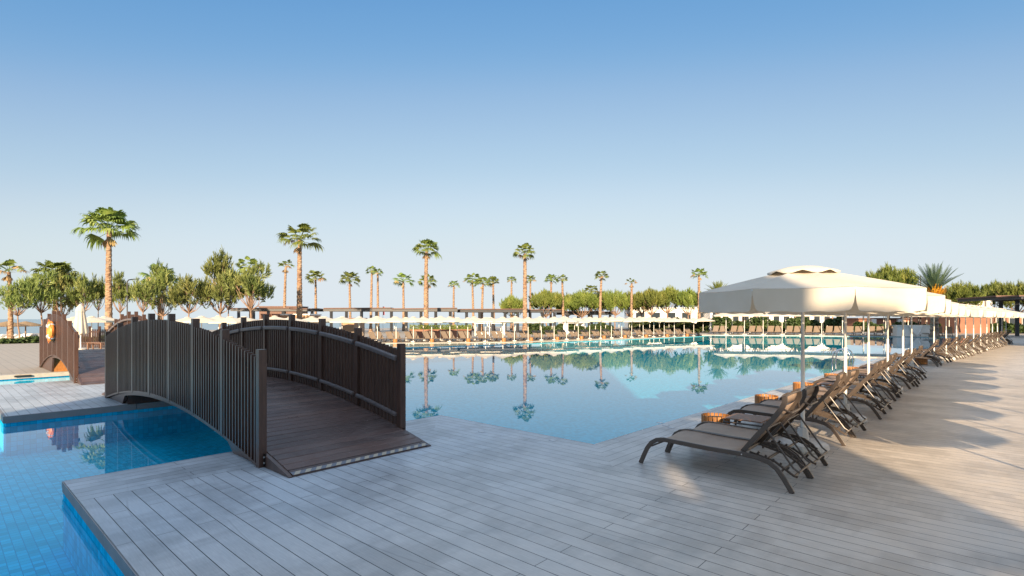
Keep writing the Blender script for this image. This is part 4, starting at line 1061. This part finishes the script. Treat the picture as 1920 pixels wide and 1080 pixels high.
kiosk('low_building', 1186, 1330, 112, 0, zat(577,112), M['render_white'], 'long low white building behind the middle pines', M['render_white'], .4, cat='building', depth=8, wins=5)
kiosk('low_building', 1332, 1560, 108, 0, zat(572,108), M['render_white'], 'white building with dark openings seen under the large parasol', M['render_white'], .4, cat='building', depth=8, wins=12)
kiosk('low_building', 1796, 1856, 66, 0, zat(560,66), M['terracotta'], 'red brick building with white columns behind the right parasols', M['render_white'], .3, cat='building', depth=8, cols=4)
kiosk('low_building', 1610, 1760, 82, 0, zat(596,82), M['terracotta'], 'reddish building with white columns seen below the parasol edge on the right', M['brown_roof'], .3, cat='building', depth=8, cols=3)
kiosk('low_building', 1765, 1960, 76, 0, zat(588,76), M['terracotta'], 'reddish brown low building behind the farther lounger row', M['brown_roof'], .3, cat='building', depth=8, wins=8)
# white cabanas
for i, (px, D) in enumerate(((905,70),(930,72),(1066,76),(1078,78))):
    p = at(px, D, -.42); root = empty('cabana', p, VA+.3*i, f'white curtained cabana, {ORD[i]} from the left behind the loungers across the pool', 'cabana', 'white cabanas behind the parasols')
    b = MB(); W = .95
    for x in (-W,W):
        for y in (-W,W): b.box(x-.04,x+.04,y-.04,y+.04,0,1.6)
    b.build('frame', M['white_metal'], root)
    b = MB(); b.box(-W-.1,W+.1,-W-.1,W+.1,1.6,1.68); b.build('roof', M['cloth_white'], root)
    for x in (-W,W):
        b = MB(); pts = [(x+.05*math.sin(k*1.9), -W+.05+k*.05, 0) for k in range(18)]
        for u, v_ in zip(pts, pts[1:]): b.bar((u[0],u[1],.85), (v_[0],v_[1],.85), .02, 1.5)
        b.build('curtain', M['cloth_white'], root)
    b = MB(); b.box(-W+.1,W-.1,-W+.1,W-.1,.15,.45); b.build('mattress', M['cloth_white'], root, bevel=.05)
# white service counter with cloth on the right far bank, in the shade
p = at(1715, 55); root = empty('service_table', p, VA-R(8), 'white cloth covered counter with hanging cloth between the far right loungers', 'counter')
b = MB(); b.box(-1.9,1.9,-.4,.4,0,1.1); b.build('counter_body', M['cloth_white'], root); b = MB(); b.box(-2.0,2.0,-.5,.5,1.1,1.16); b.build('counter_top', M['cloth_white'], root)
b = MB(); b.add([(-.9,-.52,1.165),(.5,-.52,1.165),(.2,-.6,.5),(-.1,-.58,.05),(-.5,-.6,.45)], [(0,1,2,3,4)]); b.build('hanging_cloth', M['cloth_white'], root)
# thatched beach parasols and beach loungers far left
for i, (px, D) in enumerate(((14,62),(48,66))):
    p = at(px, D, -.97); root = empty('thatched_parasol', p, 0, 'thatched beach parasol with wide flat roof at the left edge' if i == 0 else 'thatched beach parasol right of the crooked pine trunk', 'beach parasol', 'thatched parasols on the beach')
    zt = zat(602.5, D)+.97; b = MB(); b.tube([(0,0,0),(0,0,zt)], .07, 8); b.build('pole', M['pine_bark'], root)
    b = MB(); b.lathe([(1.9,zt-.62),(1.95,zt-.55),(1.0,zt-.25),(.1,zt)], n=18)
    rng = random.Random(i)
    for k in range(500):
        q = rng.uniform(0,6.28); r_ = rng.uniform(.4,1.95); z = zt-.05-.5*r_/1.9; d = Vector((math.cos(q),math.sin(q),-.35)); s = Vector((-math.sin(q),math.cos(q),0))*.04; a = Vector((r_*math.cos(q),r_*math.sin(q),z+.05)); b.add([a-s,a+s,a+d*.45],[(0,1,2)])
    b.build('thatch_roof', M['thatch'], root)
wb = MB(); wb.mi = 0; wb.box(-.95,.45,-.33,.33,.28,.38); wb.obox(Vector((.72,0,.55)), Vector((.3,0,.24)), Vector((0,.33,0)), Vector((-.03,0,.04)))
for x in (-.8,.3):
    for y in (-.28,.28): wb.box(x-.03,x+.03,y-.03,y+.03,0,.28)
WB = wb.mesh('beach_lounger', M['cloth_white'])
for i in range(11):
    o = bpy.data.objects.new('beach_lounger', WB); col.objects.link(o); p = at(-14+i*8.5, 66+2*(i%2), -.97); o.location = p; o.rotation_euler = (0,0,.4+i*.3)
    tag(o, f'white lounger on the sand at the far left, {ORD[i]} from the left edge', 'sun lounger', 'white loungers on the beach')
# lamp, flag
p = at(247, 58, -.97); root = empty('street_lamp', p, VA, 'curved dark lamp arm showing between two pines right of the tallest palm', 'street lamp')
h = zat(524,58)+.97; b = MB(); b.tube([(-.5,0,0),(-.5,0,h-.3),(-.35,0,h-.05),(0,0,h)], .06, 8); b.build('pole', M['dark_steel'], root)
b = MB(); b.bar((-.05,0,h),(.75,0,h+.06), .22, .08); b.build('lamp_head', M['dark_steel'], root)
p = at(718, 100, -.42); root = empty('flag', p, VA, 'small red flag on a thin pole beyond the pergola', 'flag'); h = zat(574,100)+.42
b = MB(); b.tube([(0,0,0),(0,0,h)], .04, 6); b.build('pole', M['white_metal'], root); b = MB(); b.box(-.02,.3,-.01,.01,h-1.7,h-.1); b.build('flag_cloth', M['red'], root)
for i, px in enumerate((1722,1726)):
    p = at(px, 58); b = MB(); b.tube([(0,0,0),(0,0,zat(517,58))], .06, 8); o = b.build('mast', M['dark_steel'], loc=p); tag(o, ('left' if i == 0 else 'right')+' one of two thin grey masts beside the date palm', 'mast', 'two thin masts')
# wooden fence and bench beyond the second bridge
a, b_ = at(150,33), at(206,32); root = empty('slatted_fence', (a+b_)/2, 0, 'low brown slatted wooden fence beyond the sunlit bridge', 'fence'); c = Vector(root.location); d = b_-a; L = d.length; d.normalize(); s = Vector((-d.y,d.x,0))
for i in range(4):
    q = a-c+d*L*i/3; b = MB(); b.box(q.x-.06,q.x+.06,q.y-.06,q.y+.06,0,1.35); b.build('post', M['wpc'], root)
b = MB()
for i in range(18):
    q = a-c+d*L*(i+.5)/18; b.obox(q+Vector((0,0,.6)), d*.035, s*.015, Vector((0,0,.56)))
b.bar(a-c+Vector((0,0,1.0)), b_-c+Vector((0,0,1.0)), .05,.08); b.bar(a-c+Vector((0,0,.25)), b_-c+Vector((0,0,.25)), .05,.08); b.build('slats', M['wpc'], root)
p = at(182,30.5); root = empty('bench', p, .5, 'small pale wooden bench in front of the fence beyond the sunlit bridge', 'bench')
b = MB(); 
for k in range(4): b.box(-.55,.55,-.2+k*.1,-.12+k*.1,.40,.43)
b.build('seat', M['slat_top'], root)
for x in (-.48,.48):
    for y in (-.15,.15): b = MB(); b.box(x-.03,x+.03,y-.03,y+.03,0,.4); b.build('leg', M['slat_top'], root)
